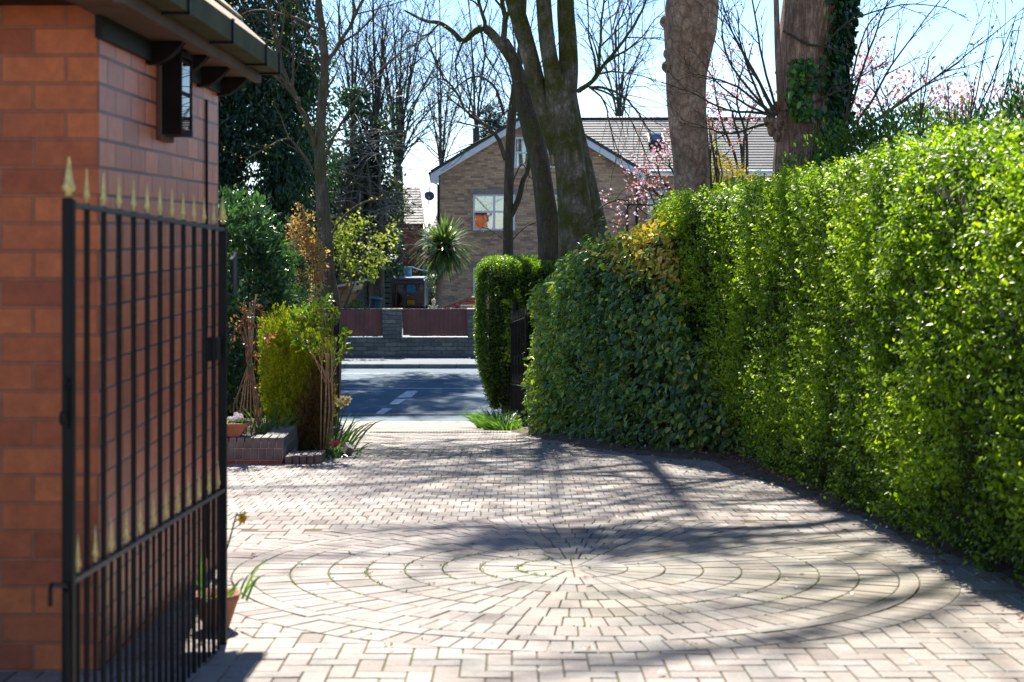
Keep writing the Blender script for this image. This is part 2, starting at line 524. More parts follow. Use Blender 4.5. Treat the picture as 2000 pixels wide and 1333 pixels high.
c = t.mix(.6, c, t.ramp(f5, [(.36, (.62, .60, .55)), (.62, (1.12, 1.12, 1.12))]), 'MULTIPLY')
# algae stain over the ring of blocks, densest on its right-hand side
dn = t.n('VectorMath', operation='DISTANCE'); t.t.links.new(pos, dn.inputs[0]); dn.inputs[1].default_value = (CX + 1.0, CY - .1, zg(CY))
fall = t.n('MapRange'); fall.inputs['From Min'].default_value = .7; fall.inputs['From Max'].default_value = 2.0
fall.inputs['To Min'].default_value = 1; fall.inputs['To Max'].default_value = 0; t.t.links.new(dn.outputs['Value'], fall.inputs[0])
k = t.math('MULTIPLY', fall.outputs[0], t.ramp(f2, [(.35, (0, 0, 0)), (.6, (1, 1, 1))]))
c = t.mix(t.math('MULTIPLY', k, .55), c, (.17, .155, .075))
M['paver'] = t.done(t.principled(c, .68, 0, t.bump(t.math('ADD', t.math('MULTIPLY', f1, .4), f3), .5, .006), .35))
o = link_mesh('driveway', me, M['paver']); o['kind'] = 'structure'
t = NT('joint_sand')
c = t.ramp(t.noise(t.pos(), 2.2, 6, .7), [(.36, (.10, .075, .055)), (.5, (.15, .125, .08)), (.64, (.10, .125, .03))])
M['joint'] = t.done(t.principled(c, .95, 0, t.bump(t.noise(t.pos(), 80, 4), .7, .01), .1))
ys = np.linspace(-2, 26.95, 90)
V = []
for y in ys:
    V.append((np.interp(y, LL[:, 0], LL[:, 1]) - .03, y, zg(y) + .0180)); V.append((np.interp(y, RL[:, 0], RL[:, 1]) + .03, y, zg(y) + .0180))
F = np.array([(2 * i, 2 * i + 1, 2 * i + 3, 2 * i + 2) for i in range(len(ys) - 1)])
o = link_mesh('driveway_bedding', np_mesh('driveway_bedding', np.array(V), [F]), M['joint']); o['kind'] = 'structure'
# drain channel across the drive near the gates
b = MB()
for i in range(46): b.box((-1.98 + i * .042, 21.6, zg(21.6) + .03), (.026, .10, .012))
b.box((-1.04, 21.6, zg(21.6) + .020), (1.98, .13, .012))
tag(b.build('drain_grating', M['black']), 'narrow slotted drain grating set across the paved driveway before the road gates', 'drain')
# weeds in the joints, fallen petals and leaves
cand = rng.uniform([-2.6, 6.0], [2.2, 22], (30000, 2))
sel = np.array([inside(x, y) for x, y in cand])
cand = cand[sel]
cx = np.round((cand[:, 0]) / .105) * .105
nz = vnoise(np.c_[cand, np.zeros(len(cand))], .9, 3) + .9 * np.exp(-((cand[:, 0] - .2) / .9) ** 2 - ((cand[:, 1] - 13) / 4) ** 2)
far = cand[:, 1] > 10.8
keep = (nz > .42) & far & (rng.random(len(cand)) < np.clip(1.25 - .17 * (cand[:, 1] - 10.5), .02, 1) * .7)
ang = rng.uniform(0, 6.28, 1500); rk = .1 + .21 * rng.integers(1, 10, 1500)
ringp = np.c_[CX + rk * np.cos(ang), CY + rk * np.sin(ang)]
rn = vnoise(np.c_[ringp, np.zeros(1500)], 2.0, 5)
pts = np.concatenate([np.c_[cx[keep] + .012 * np.sin(cand[keep, 1]) + rng.normal(0, .008, keep.sum()), cand[keep, 1]], ringp[rn > .05]])
pts = np.repeat(pts, 6, 0) + rng.normal(0, .012, (len(pts) * 6, 2))
n = len(pts)
Pt = np.c_[pts, zg(pts[:, 1]) + .018]
D = unit(np.c_[rng.normal(0, 1, (n, 2)), rng.uniform(.1, .8, n)])
M['weed'] = leaf_mat('weed_leaf', [(0, (.05, .10, .01)), (.6, (.13, .22, .02)), (1, (.22, .30, .05))], .5, .4)
leaves('joint_weeds', M['weed'], None, Pt, D, rng.normal(0, 1, (n, 3)), rng.uniform(.010, .026, n), rng.uniform(.006, .012, n), rng.random(n))['kind'] = 'stuff'
n = 420
pts = rng.uniform([-1.6, 5.6], [2.9, 20], (n, 2)); pts[:200, 0] = np.interp(pts[:200, 1], RL[:, 0], RL[:, 1]) - np.abs(rng.normal(0, .25, 200))
Pt = np.c_[pts, zg(pts[:, 1]) + .032]
M['litter'] = leaf_mat('leaf_litter', [(0, (.10, .05, .02)), (.45, (.32, .17, .07)), (.7, (.75, .70, .62)), (1, (.85, .80, .78))], .7, .2)
leaves('fallen_leaves', M['litter'], None, Pt, np.c_[rng.normal(0, 1, (n, 2)), rng.uniform(0, .3, n)], np.c_[rng.normal(0, .3, (n, 2)), np.ones(n)], rng.uniform(.02, .05, n), rng.uniform(.012, .028, n), rng.random(n) ** 1.5)['kind'] = 'stuff'
# earth bank and litter under the right-hand hedge
ys = np.linspace(3, 23, 80); V = []
for y in ys:
    x = np.interp(y, RL[:, 0], RL[:, 1]) - .05 + .05 * math.sin(y * 3.1) + .03 * math.sin(y * 7.7)
    V += [(x - .03, y, zg(y) + .010), (x + .03, y, zg(y) + .034), (x + .16, y, zg(y) + .075 + .02 * math.sin(y * 5)), (x + .6, y, zg(y) + .14), (x + 3.5, y, zg(y) + .16)]
F = np.array([(5 * i + k, 5 * i + k + 1, 5 * i + 6 + k, 5 * i + 5 + k) for i in range(79) for k in range(4)])
o = link_mesh('soil_bed', np_mesh('soil_bed', np.array(V), [F], smooth=True), M['soil']); o['kind'] = 'structure'
n = 2600
yy = rng.uniform(5, 16.5, n); xx = np.interp(yy, RL[:, 0], RL[:, 1]) + np.abs(rng.normal(.05, .22, n))
leaves('soil_litter', M['litter'], None, np.c_[xx, yy, zg(yy) + .09 + .1 * np.clip(xx - np.interp(yy, RL[:, 0], RL[:, 1]) - .1, 0, .4)], np.c_[rng.normal(0, 1, (n, 2)), rng.uniform(-.1, .5, n)], np.c_[rng.normal(0, .4, (n, 2)), np.ones(n)], rng.uniform(.02, .05, n), rng.uniform(.01, .025, n), rng.random(n) ** 2 * .7)['kind'] = 'stuff'
# lawn in the left-hand garden
b = MB()
V = []; ys = np.linspace(14.9, 24.8, 12)
for y in ys: V += [(-30, y, zg(y) + .02), (np.interp(y, LL[:, 0], LL[:, 1]) - .9, y, zg(y) + .02)]
o = link_mesh('lawn', np_mesh('lawn', np.array(V), [np.array([(2 * i, 2 * i + 1, 2 * i + 3, 2 * i + 2) for i in range(11)])]), plain('lawn_green', (.035, .065, .014), .9, 0, .5, 14, .8)); o['kind'] = 'structure'
n = 16000
yy = rng.uniform(14.9, 20, n); xx = rng.uniform(-6, -2.6, n)
M['grass'] = leaf_mat('grass_blade', [(0, (.03, .08, .008)), (.6, (.08, .18, .015)), (1, (.16, .27, .04))], .5, .4)
leaves('grass', M['grass'], None, np.c_[xx, yy, zg(yy) + .02], np.c_[rng.normal(0, .35, (n, 2)), np.ones(n)], rng.normal(0, 1, (n, 3)), rng.uniform(.04, .09, n), rng.uniform(.006, .01, n), rng.random(n))['kind'] = 'stuff'
# ================================================================== LEFT-HAND BRICK BUILDING
WX, WY0, WY1, WT = -1.67, 6.2, 8.72, 4.36
bld = empty('brick_building', (WX, WY0, 1.6), 'orange brick building with dark eaves, close on the left behind the open gate', 'building')
M['brickA'] = brick_mat('orange_brick_front', (.70, .165, .045), (.36, .068, .024), (.42, .13, .06), .262, .113, .008, 'x', .6, .6, -.15, .45, (.22, .06, .03))
M['brickB'] = brick_mat('orange_brick_side', (.70, .20, .09), (.46, .115, .058), (.12, .036, .022), .262, .113, .008, 'y', .42, .4, 0.0, .35, (.36, .12, .08), spec=.6)  # pinker than the front: glancing skylight painted into the side brick
b = MB(); b.box((WX - 3.5, WY0 + .1, (WT + 1.6) / 2), (7.0, .2, WT - 1.0)); b.build('front_wall', M['brickA'], bld)
b = MB(); b.box((WX - .099, (WY0 + .2 + WY1) / 2, (WT + 1.3) / 2), (.202, WY1 - WY0 - .2, WT - 1.3))
b.build('side_wall', M['brickB'], bld)
b = MB(); b.box((WX - 3.5, WY1 - .1, (WT + 1.3) / 2), (6.5, .2, WT - 1.3)); b.build('rear_wall', M['brickA'], bld)
# corner quoin face so that the side shows brick up to the arris
b = MB(); b.box((WX - .01, WY0 + .1, (WT + 1.3) / 2), (.026, .196, WT - 1.3 - .002)); b.build('corner_brickwork', M['brickB'], bld)
GX, GZ = -1.34, 4.40
PITCH = R(47)
b = MB()
n = 9; c0 = Vector((GX - .06, 0, GZ + .10)); sl = Vector((-math.cos(PITCH), 0, math.sin(PITCH))); nr = Vector((math.sin(PITCH), 0, math.cos(PITCH)))
for i in range(n):
    for k in range(10):
        b.ct = random.random()
        y0 = 5.75 + k * .33 + (.16 if i % 2 else 0); y1 = min(y0 + .325, 8.86)
        if y0 > 8.8: continue
        p = c0 + sl * (i * .26); q = p + sl * .30
        A = [p + nr * .035, p + nr * .035, q + nr * .012, q + nr * .012]
        ys4 = [y0, y1, y1, y0]
        b.prism([Vector((a.x, yy, a.z)) for a, yy in zip(A, ys4)], nr * -.012)
M['tileN'] = plain('buff_roof_tile', (.30, .25, .17), .8, 0, .35, 6, .3)
roof = b.build('roof', M['tileN'], bld)
b = MB()
p, q = c0, c0 + sl * 2.3
b.prism([(p.x, 5.75, p.z), (p.x, 8.85, p.z), (q.x, 8.85, q.z), (q.x, 5.75, q.z)], nr * -.05)
b.build('roof_deck', M['darkwood'], bld)
b = MB()      # square-line gutter with a hollow inside
prof = [(0, .10), (0, 0), (.10, 0), (.10, .10), (.094, .10), (.094, .008), (.006, .008), (.006, .10)]
b.prism([(GX - .10 + x * 1.0, 5.7, GZ - .005 + z) for x, z in prof], (0, 3.17, 0))
b.box((GX - .05, 8.875, GZ + .045), (.1, .008, .1))
gut = b.build('gutter', M['gutter'], bld)
for y in (6.35, 7.35, 8.35, 8.82):
    b = MB(); b.box((GX - .05, y, GZ - .012), (.124, .028, .012)); b.box((GX + .005, y, GZ + .045), (.012, .028, .115)); b.build('gutter_bracket', M['black'], gut)
b = MB(); b.box((GX - .125, 7.28, GZ + .02), (.035, 3.16, .16)); b.build('fascia', M['soffit'], bld)
b = MB(); b.box(((WX + GX - .142) / 2 + .0, 7.28, GZ - .035), (abs(GX - .142 - WX), 3.14, .02)); b.build('soffit', M['soffit'], bld)
b = MB(); b.box((WX - 3.2, 6.03, GZ + .08), (6.4, .338, .16)); b.build('front_eaves_board', M['black'], bld)
for i in range(4):
    y = 7.0 + i * .56
    b = MB()
    pr = [(WX + .002, GZ - .046), (WX + .002, GZ - .15)] + [(WX + .02 + .15 * s, GZ - .15 + .10 * s * s) for s in np.linspace(.15, 1, 6)] + [(WX + .18, GZ - .046)]
    b.prism([(x, y, z) for x, z in pr], (0, .07, 0)); b.build('rafter_foot', M['darkwood'], bld)
b = MB(); b.box((WX + .015, 7.45, GZ - .085), (.03, 2.6, .10)); b.build('wall_plate', M['black'], bld)
b = MB(); b.tube([(WX + .009, 8.35, 4.2), (WX + .009, 8.36, 3.4), (WX + .009, 8.33, 2.2), (WX + .009, 8.38, 1.7)], .007, 5); b.build('wall_cable', M['black'], bld)
# lantern on the side wall
lan = empty('wall_lantern', (WX, 7.35, 3.95), 'dark box lantern with a glass side, high on the orange brick wall under the eaves', 'lantern')
b = MB(); b.box((WX + .014, 7.34, 4.14), (.024, .28, .45), bev=.004); b.build('back_plate', M['soffit'], lan)
b = MB()
for zz in (3.955, 4.325): b.box((WX + .072, 7.34, zz), (.092, .25, .025))
b.box((WX + .072, 7.225, 4.14), (.09, .02, .345)); b.box((WX + .072, 7.455, 4.14), (.09, .02, .345)); b.box((WX + .110, 7.34, 4.14), (.014, .21, .018))
b.build('case', M['darkwood'], lan)
b = MB(); b.box((WX + .109, 7.34, 4.14), (.006, .21, .345)); b.build('glass_pane', M['darkglass'], lan)
b = MB(); b.tube([(WX + .065, 7.34, 3.97), (WX + .065, 7.34, 4.02), (WX + .065, 7.34, 4.05), (WX + .065, 7.34, 4.14), (WX + .065, 7.34, 4.17)], [.02, .02, .03, .034, .01], 10); b.build('bulb', M['white'], lan, True)

# ================================================================== IRON GATES
SPEAR = [(.10, 0), (.12, .04), (.30, .07), (.16, .12), (.42, .20), (.46, .26), (.28, .36), (.30, .42), (.20, .60), (.04, 1.0)]
def spear(b, x, z, h, w):
    b.lathe((x, 0, z), [(r * w, t_ * h) for r, t_ in SPEAR], 8)
def make_gate(label, W, zb, zm, zt, nbar, slope, bw, fh, postw, gold, loc, ang, group=None, dogs=True, extra=True):
    root = empty('iron_gate', (0, 0, 0), label, 'gate', group)
    sh = lambda x: slope * x
    mb = M['iron']
    for x, e in ((0, .02), (W, .02)):
        b = MB(); b.box((x, 0, (zt + .02 + zb) / 2 + sh(x)), (postw, postw, zt + .02 - zb), bev=.003); b.build('gate_stile', mb, root)
        b = MB(); spear(b, x, zt + .02 + sh(x), fh * 1.1, postw * 1.35); b.build('finial', gold, root, True)
    for z in (zt, zm, zb + .02):
        b = MB(); b.bar((postw / 2, 0, z), (W - postw / 2, 0, z + sh(W)), bw * 1.5, bw * .75); b.build('cross_rail', M['rail'], root)
    st = W / (nbar + 1)
    for i in range(1, nbar + 1):
        x = i * st; z0, z1 = zb + .02 + sh(x), zt + sh(x)
        b = MB(); b.tube([(x, 0, z0), (x, 0, z1 + .012)], bw / 2, 8); b.build('bar', mb, root)
        b = MB(); spear(b, x, z1 + .01, fh, bw * 1.15); b.build('finial', gold, root, True)
    if dogs:
        for i in range(nbar + 1):
            x = (i + .5) * st; z0, z1 = zb + .02 + sh(x), zm + sh(x)
            b = MB(); b.tube([(x, 0, z0), (x, 0, z1 + .012)], bw / 2 * .72, 8); b.build('dog_bar', mb, root)
            b = MB(); spear(b, x, z1 + .01, fh * 1.1, bw * 1.1); b.build('dog_bar_finial', gold, root, True)
    if extra:
        x = W + postw / 2; s = sh(W)
        b = MB(); b.tube([(x, 0, zm - .02 + s), (x + .02, 0, zm + s), (x + .14, .0, zm + .03 + s), (x + .15, 0, zm + .02 + s), (x + .15, 0, zm - .03 + s)], .007, 8)
        b.tube([(x + .01, 0, zm - .02 + s), (x + .012, .01, zb - .06 + s)], .011, 8); b.build('drop_bolt', mb, root)
        b = MB(); b.box((x + .02, 0, zm + .54 + s), (.012, .012, .15)); b.box((x + .02, 0, zm + .50 + s), (.04, .011, .03)); b.lathe((x + .035, -.006, zm + .50 + s), [(.022, 0), (.022, .012)], 10, Matrix.Rotation(R(-90), 4, 'X'))
        b.prism([(x, 0, zm + .575 + s), (x + .035, 0, zm + .59 + s), (x, 0, zm + .615 + s)], (0, .01, 0)); b.build('latch', mb, root)
        b = MB(); b.box((.10, -.02, zm + .62), (.09, .05, .10), bev=.006); b.build('lock_case', mb, root)
        b = MB(); b.tube([(.06, .05, zm + 1.0), (.03, .06, zm + 1.03), (.03, .06, zm + .85)], .010, 6); b.build('hinge_pin', M['rail'], root)
    else:
        x = W - postw
        for zz in (zm + .38,):
            b = MB()
            for i in range(1, nbar + 1, 2):
                xx = i * st
                b.tube([(xx + .05 * math.sin(a) - .02, .012, zz + sh(xx) + .07 * math.cos(a * .9)) for a in np.linspace(0, 5.2, 12)], .006, 5)
            b.bar((.04, .012, zz + .07), (W - .04, .012, zz + .07 + sh(W)), .008)
            b.build('scrollwork', M['rail'], root)
        b = MB(); b.box((x, -.02, zm + .45 + sh(W)), (.07, .045, .09)); b.tube([(x - .01, -.04, zm + .47 + sh(W)), (x - .10, -.05, zm + .47 + sh(W))], .008, 6); b.build('latch', mb, root)
    root.location = loc; root.rotation_euler = (0, 0, ang)
    return root
M['bronze'] = plain('weathered_gilt', (.10, .085, .05), .5, .2, .4, 40)
h0 = Vector((-1.262, 6.7, 0)); h1 = Vector((-1.33, 4.61, 0)); d = h1 - h0
GB = 3.5 - 826 / 3000 * 6.7
make_gate('tall black iron gate with gold spearheads standing open in front of the orange brick wall', d.length, 0.0, 2.362 - GB, 3.496 - GB, 11, .036, .0195, .112, .034, M['gold'], (h0.x, h0.y, GB), math.atan2(d.y, d.x))
h0 = Vector((-2.83, 25.0, 0)); h1 = Vector((-2.66, 22.4, 0)); d = h1 - h0
make_gate('black iron driveway gate leaf folded back on the left beside the yellow conifer', d.length, .05, .70, 1.70, 8, .085, .016, .15, .035, M['bronze'], (h0.x, h0.y, zg(25)), math.atan2(d.y, d.x), 'pair of iron driveway gates by the road', True, False)
h0 = Vector((0.0, 25.0, 0)); h1 = Vector((.205, 22.0, 0)); d = h1 - h0
make_gate('black iron driveway gate leaf folded back on the right against the dark leafy hedge', d.length, .05, .70, 1.70, 8, .085, .016, .15, .035, M['bronze'], (h0.x, h0.y, zg(25)), math.atan2(d.y, d.x), 'pair of iron driveway gates by the road', True, False)
for x, lb in ((-2.90, 'square black iron gatepost at the left of the road entrance'), (.06, 'square black iron gatepost at the right of the road entrance beside the clipped hedge')):
    r = empty('gate_post', (x, 25.06, zg(25)), lb, 'gatepost')
    b = MB(); b.box((x, 25.06, zg(25) + .95), (.1, .1, 1.9), bev=.006); b.build('shaft', M['iron'], r)
    b = MB(); b.lathe((x, 25.06, zg(25) + 1.9), [(.05, 0), (.06, .02), (.035, .05), (.05, .09), (.03, .13), (.004, .15)], 10); b.build('cap', M['iron'], r, True)
fn = empty('iron_railings', (-5.5, 25.1, zg(25)), 'black iron railings with spear tops running left from the road gates behind the shrubs', 'railings')
for zz in (.25, 1.62):
    b = MB(); b.box((-5.7, 25.1, zg(25) + zz), (5.4, .04, .014)); b.build('rail', M['iron'], fn)
for i in range(44):
    x = -3.05 - i * .12
    b = MB(); b.tube([(x, 25.1, zg(25) + .1), (x, 25.1, zg(25) + 1.68)], .008, 6); b.tube([(x, 25.1, zg(25) + 1.68), (x, 25.1, zg(25) + 1.71), (x, 25.1, zg(25) + 1.8)], [.006, .016, .002], 6)
    b.build('railing_bar', M['iron'], fn)

# ================================================================== PLANTER, EDGING, TROUGH
M['greybrick'] = plain('blue_grey_brick', (.155, .15, .135), .6, 0, .3, 9, .2)
M['mortar'] = plain('pale_mortar', (.40, .36, .28), .9, 0, .25, 20, .4)
M['redbrick'] = plain('red_brick', (.27, .10, .055), .75, 0, .3, 14, .3)
pz = float(zg(14.6))
pl = empty('brick_planter', (-3.0, 14.7, pz), 'low raised planter of grey bricks set on end with pale mortar, left of the drive', 'planter')
b = MB()
for row in range(2):
    z = pz + .06 + .051 + row * .108
    for i in range(23):
        x = -2.20 - i * .0755 - (.02 if row == 0 else 0)
        b.box((x, 14.70 + rng.normal(0, .003), z + rng.normal(0, .002)), (.0665, .215, .100), bev=.004)
    for i in range(12):
        b.box((-2.275, 14.86 + i * .0755, z), (.215, .0665, .100), bev=.004)
b.build('brickwork', M['greybrick'], pl)
b = MB()
for i in range(8): b.box((-2.285 - i * .225, 14.70, pz + .022), (.215, .205, .062), bev=.004)
b.build('footing_brick', M['redbrick'], pl)
b = MB(); b.box((-3.03, 14.70, pz + .128), (1.705, .198, .20)); b.box((-2.275, 15.26, pz + .12), (.198, .90, .20)); b.build('mortar', M['mortar'], pl)
b = MB(); b.box((-3.3, 15.6, pz + .13), (1.85, 1.6, .2)); b.build('bed_soil', M['soil'], pl)
ed = empty('brick_edging', (-2.0, 14.7, pz), 'short row of dark bricks edging the flower bed at the corner of the grey planter', 'edging')
for i in range(5):
    b = MB(); b.box((-2.115 + i * .0665, 14.70 + .02 * i, pz + .045), (.062, .36, .11), bev=.004); b.build('brick', plain('brown_edging_brick', (.15, .12, .10), .7, 0, .3, 9, .3) if i == 0 else bpy.data.materials['brown_edging_brick'], ed)
tag(MB().box((-1.69, 15.75, zg(15.75) + .07), (.07, .2, .12), Matrix.Rotation(.5, 3, 'Y') @ Matrix.Rotation(.3, 3, 'Z'), .004).build('loose_brick', M['greybrick']), 'grey brick lying tilted at the tip of the flower bed by the pink primroses', 'brick')
tr = empty('flower_trough', (-2.9, 14.72, pz + .272), 'long terracotta flower trough standing on the grey brick planter', 'trough')
tz = pz + .272
b = MB()
def loop(x0, x1, y0, y1, z): return [Vector((x0, y0, z)), Vector((x1, y0, z)), Vector((x1, y1, z)), Vector((x0, y1, z))]
rings = [loop(-3.23, -2.60, 14.64, 14.78, tz), loop(-3.29, -2.53, 14.60, 14.83, tz + .10), loop(-3.31, -2.51, 14.585, 14.845, tz + .102), loop(-3.31, -2.51, 14.585, 14.845, tz + .13), loop(-3.29, -2.53, 14.605, 14.825, tz + .13), loop(-3.28, -2.54, 14.615, 14.815, tz + .10)]
vs = [p for r_ in rings for p in r_]
fs = [(3, 2, 1, 0), (20, 21, 22, 23)]
for i in range(5):
    for k in range(4): fs.append((i * 4 + k, i * 4 + (k + 1) % 4, i * 4 + 4 + (k + 1) % 4, i * 4 + 4 + k))
b.add(vs, fs); b.build('trough_body', M['terracotta'], tr)
b = MB(); b.box((-2.91, 14.715, tz + .104), (.735, .195, .008)); b.build('compost', M['soil'], tr)
# pot behind the near gate
pp = Vector((-1.35, 7.02, float(zg(7.02)) + .02))
pot = empty('plant_pot', pp, 'small terracotta pot holding daffodils, just behind the foot of the tall near gate', 'pot')
b = MB(); b.lathe(pp, [(.055, 0), (.075, .06), (.098, .13), (.102, .132), (.108, .165), (.098, .165), (.09, .13)], 20); b.build('pot_body', M['terracotta'], pot, True)
b = MB(); b.lathe(pp, [(.088, .12), (.088, .132)], 16); b.build('compost', M['soil'], pot)
# ================================================================== ROADSIDE WALL, HOUSES AND YARD ACROSS THE ROAD
M['stonewall'] = brick_mat('coursed_stone', (.33, .29, .22), (.15, .15, .14), (.10, .10, .09), .30, .105, .010, 'x', .9, .8, .0, .55, (.07, .075, .07), .37, 1.0, .10)
wl0 = empty('stone_wall', (-2, 41.0, 0), 'grey stone wall across the road with brown board panels between its pillars', 'wall')
WYF = 40.7
b = MB(); b.box((0, WYF + .15, .30), (50, .3, .60)); b.build('low_wall', M['stonewall'], wl0)
M['board'] = plain('red_brown_board', (.17, .052, .036), .6, 0, .25, 3, .15)
edges = [-14.0]
pill = [(-10.2, .5), (-6.9, .5), (-3.18, .50), (-.93, .5), (2.2, .5), (5.4, .5), (8.6, .5)]
for x, wd in pill:
    b = MB(); b.box((x, WYF + .14, .968), (wd, .36, .732)); b.build('pillar', M['stonewall'], wl0)
    b = MB(); b.box((x, WYF + .14, 1.352), (wd + .04, .40, .034), bev=.006); b.build('pillar_cap', M['stone'], wl0)
for (x, wd), (x2, w2) in zip(pill[:-1], pill[1:]):
    a0, a1 = x + wd / 2 + .03, x2 - w2 / 2 - .03
    b = MB(); n = max(3, int((a1 - a0) / .115)); st = (a1 - a0) / n
    for i in range(n):
        b.ct = random.random(); b.box((a0 + (i + .5) * st, WYF + .12 + (.003 if i % 2 else 0), 1.0), (st - .0005, .022, .68), bev=.003)
    b.box(((a0 + a1) / 2, WYF + .15, .78), (a1 - a0 - .02, .03, .06)); b.box(((a0 + a1) / 2, WYF + .15, 1.22), (a1 - a0 - .02, .03, .06))
    pn = b.build('board_panel', M['board'], wl0)
    b = MB(); b.box(((a0 + a1) / 2, WYF + .13, 1.352), (a1 - a0, .05, .022)); b.build('panel_capping', M['rail'], pn)
    b = MB()
    for i in range(int((a1 - a0) / .098)):
        b.tube([(a0 + .05 + i * .098, WYF + .13, 1.36), (a0 + .05 + i * .098, WYF + .13, 1.44)], [.007, .0045], 5)
        b.lathe((a0 + .05 + i * .098, WYF + .13, 1.43), [(.004, 0), (.014, .012), (.004, .024)], 6)
    b.build('spike_strip', M['rail'], pn)
b = MB(); b.box((0, WYF + .14, .608), (49, .33, .022)); b.build('gap_light_strip', plain('painted_gap_light', (.55, .56, .56), .6, 0, .15, 6), wl0)  # pale strip painting in the daylight gap under the board panels

# ---- slate / tile roofs as overlapping courses
def roof_plane(b, e0, e1, r0, r1, n, th=.03):
    e0, e1, r0, r1 = map(Vector, (e0, e1, r0, r1))
    nr = (e1 - e0).cross(r0 - e0).normalized()
    if nr.z < 0: nr = -nr
    for i in range(n):
        a, c = i / n, (i + 1) / n
        p0, p1 = e0.lerp(r0, a), e1.lerp(r1, a); q0, q1 = e0.lerp(r0, c), e1.lerp(r1, c)
        b.ct = random.random()
        b.add([p0 + nr * th, p1 + nr * th, q1 + nr * .004, q0 + nr * .004, p0, p1], [(0, 1, 2, 3), (4, 5, 1, 0)])
M['tileF'] = plain('grey_concrete_tile', (.085, .092, .105), .7, 0, .25, 3, .1, .25)
M['buffbrick'] = brick_mat('buff_blend_brick', (.80, .50, .28), (.32, .19, .14), (.46, .34, .24), .235, .078, .008, 'x', .85, .3, -.12, .4)
M['buffbrickY'] = brick_mat('buff_blend_brick_side', (.80, .50, .28), (.32, .19, .14), (.46, .34, .24), .235, .078, .008, 'y', .85, .3, -.12, .4)
h = empty('brick_house', (1.0, 55, 0), 'two-storey brown brick house with front gable, white windows and grey tiled roof', 'house')
S5 = 55 / 3000
gx0, gx1, ze, za, gxa = -2.57, 4.40, 5.50, 7.62, .92
b = MB()
b.prism([(gx0, 55, -.3), (gx1, 55, -.3), (gx1, 55, ze), (gxa, 55, za), (gx0, 55, ze)], (0, .25, 0)); b.build('gable_wall', M['buffbrick'], h)
b = MB(); b.box((gx0 + .124, 58.5, 2.6), (.25, 6.5, 5.78)); b.box((gx1 - .124, 57, 2.6), (.25, 3.5, 5.78)); b.build('side_wall', M['buffbrickY'], h)
b = MB(); b.box((7.2, 57.6, 2.65), (5.6, .25, 5.7)); b.build('main_wall', M['buffbrick'], h)
b = MB()
roof_plane(b, (-2.86, 54.7, 5.50), (-2.86, 63, 5.50), (gxa, 54.7, 7.80), (gxa, 63, 7.80), 12)
roof_plane(b, (4.68, 63, 5.50), (4.68, 54.7, 5.50), (gxa, 63, 7.80), (gxa, 54.7, 7.80), 12)
rf = b.build('gable_roof', M['tileF'], h)
b = MB()
roof_plane(b, (2.5, 57.2, 5.62), (10.2, 57.2, 5.62), (2.5, 61.3, 7.86), (10.2, 61.3, 7.86), 20)
roof_plane(b, (10.2, 65, 5.62), (2.5, 65, 5.62), (10.2, 61.3, 7.86), (2.5, 61.3, 7.86), 14)
rm = b.build('main_roof', M['tileF'], h)
b = MB(); b.tube([(1.5, 61.3, 7.87), (10.2, 61.3, 7.87)], .09, 8); b.build('ridge', M['rail'], rm)
b = MB(); b.box((5.55, 59.35, 6.97), (.62, .86, .10), Matrix.Rotation(math.atan2(2.24, 4.1), 3, 'X')); sk = b.build('rooflight_frame', M['rail'], rm)
b = MB(); b.box((5.55, 59.32, 7.035), (.50, .72, .02), Matrix.Rotation(math.atan2(2.24, 4.1), 3, 'X')); b.build('rooflight_pane', M['glass'], rm)
# barge boards (white) with dark tile edge above
for xa in (-2.90, 4.74):
    p = Vector((xa, 54.66, 5.44)); q = Vector((gxa, 54.66, 7.74)); dn = Vector((0, 0, -.24))
    b = MB(); b.prism([p, q, q + dn, p + dn], (0, .03, 0)); b.build('bargeboard', M['white'], h)
    b = MB(); up = Vector((0, 0, .13)); b.prism([p + Vector((0, -.03, .005)), q + Vector((0, -.03, .005)), q + up + Vector((0, -.03, 0)), p + up + Vector((0, -.03, 0))], (0, .12, 0)); b.build('verge_tiles', plain('dark_verge', (.03, .033, .04), .6) if xa < 0 else bpy.data.materials['dark_verge'], h)
    s = -1 if xa < 0 else 1
    b = MB(); b.box((xa - s * .14, 54.72, 5.24), (.30, .09, .26)); b.build('eaves_box', M['white'], h)
b = MB(); b.tube([(-2.93, 54.72, 5.46), (-2.93, 63, 5.46)], .06, 8); b.tube([(-2.93, 54.9, 5.42), (-2.90, 54.9, 5.20), (-2.64, 54.9, 5.05), (-2.64, 54.9, 0)], .04, 8); b.build('downpipe', M['black'], h)
b = MB(); b.tube([(4.95, 56.98, 5.60), (10.2, 56.98, 5.60)], .065, 8); b.box((7.55, 57.15, 5.55), (5.2, .05, .2)); b.build('gutter', M['white'], h)
b = MB(); b.tube([(4.9, 54.9, 5.45), (4.48, 54.93, 5.3), (4.46, 54.93, 3.9), (4.44, 54.93, 0)], .045, 8); b.build('downpipe', M['black'], h)
b = MB(); b.tube([(4.95, 57.3, 4.35), (4.2, 54.93, 4.35), (4.12, 54.93, 4.25), (4.12, 54.93, 0)], .04, 8); b.build('waste_pipe', M['black'], h)
M['blind'] = plain('white_blind', (.62, .64, .66), .8, 0, .08)
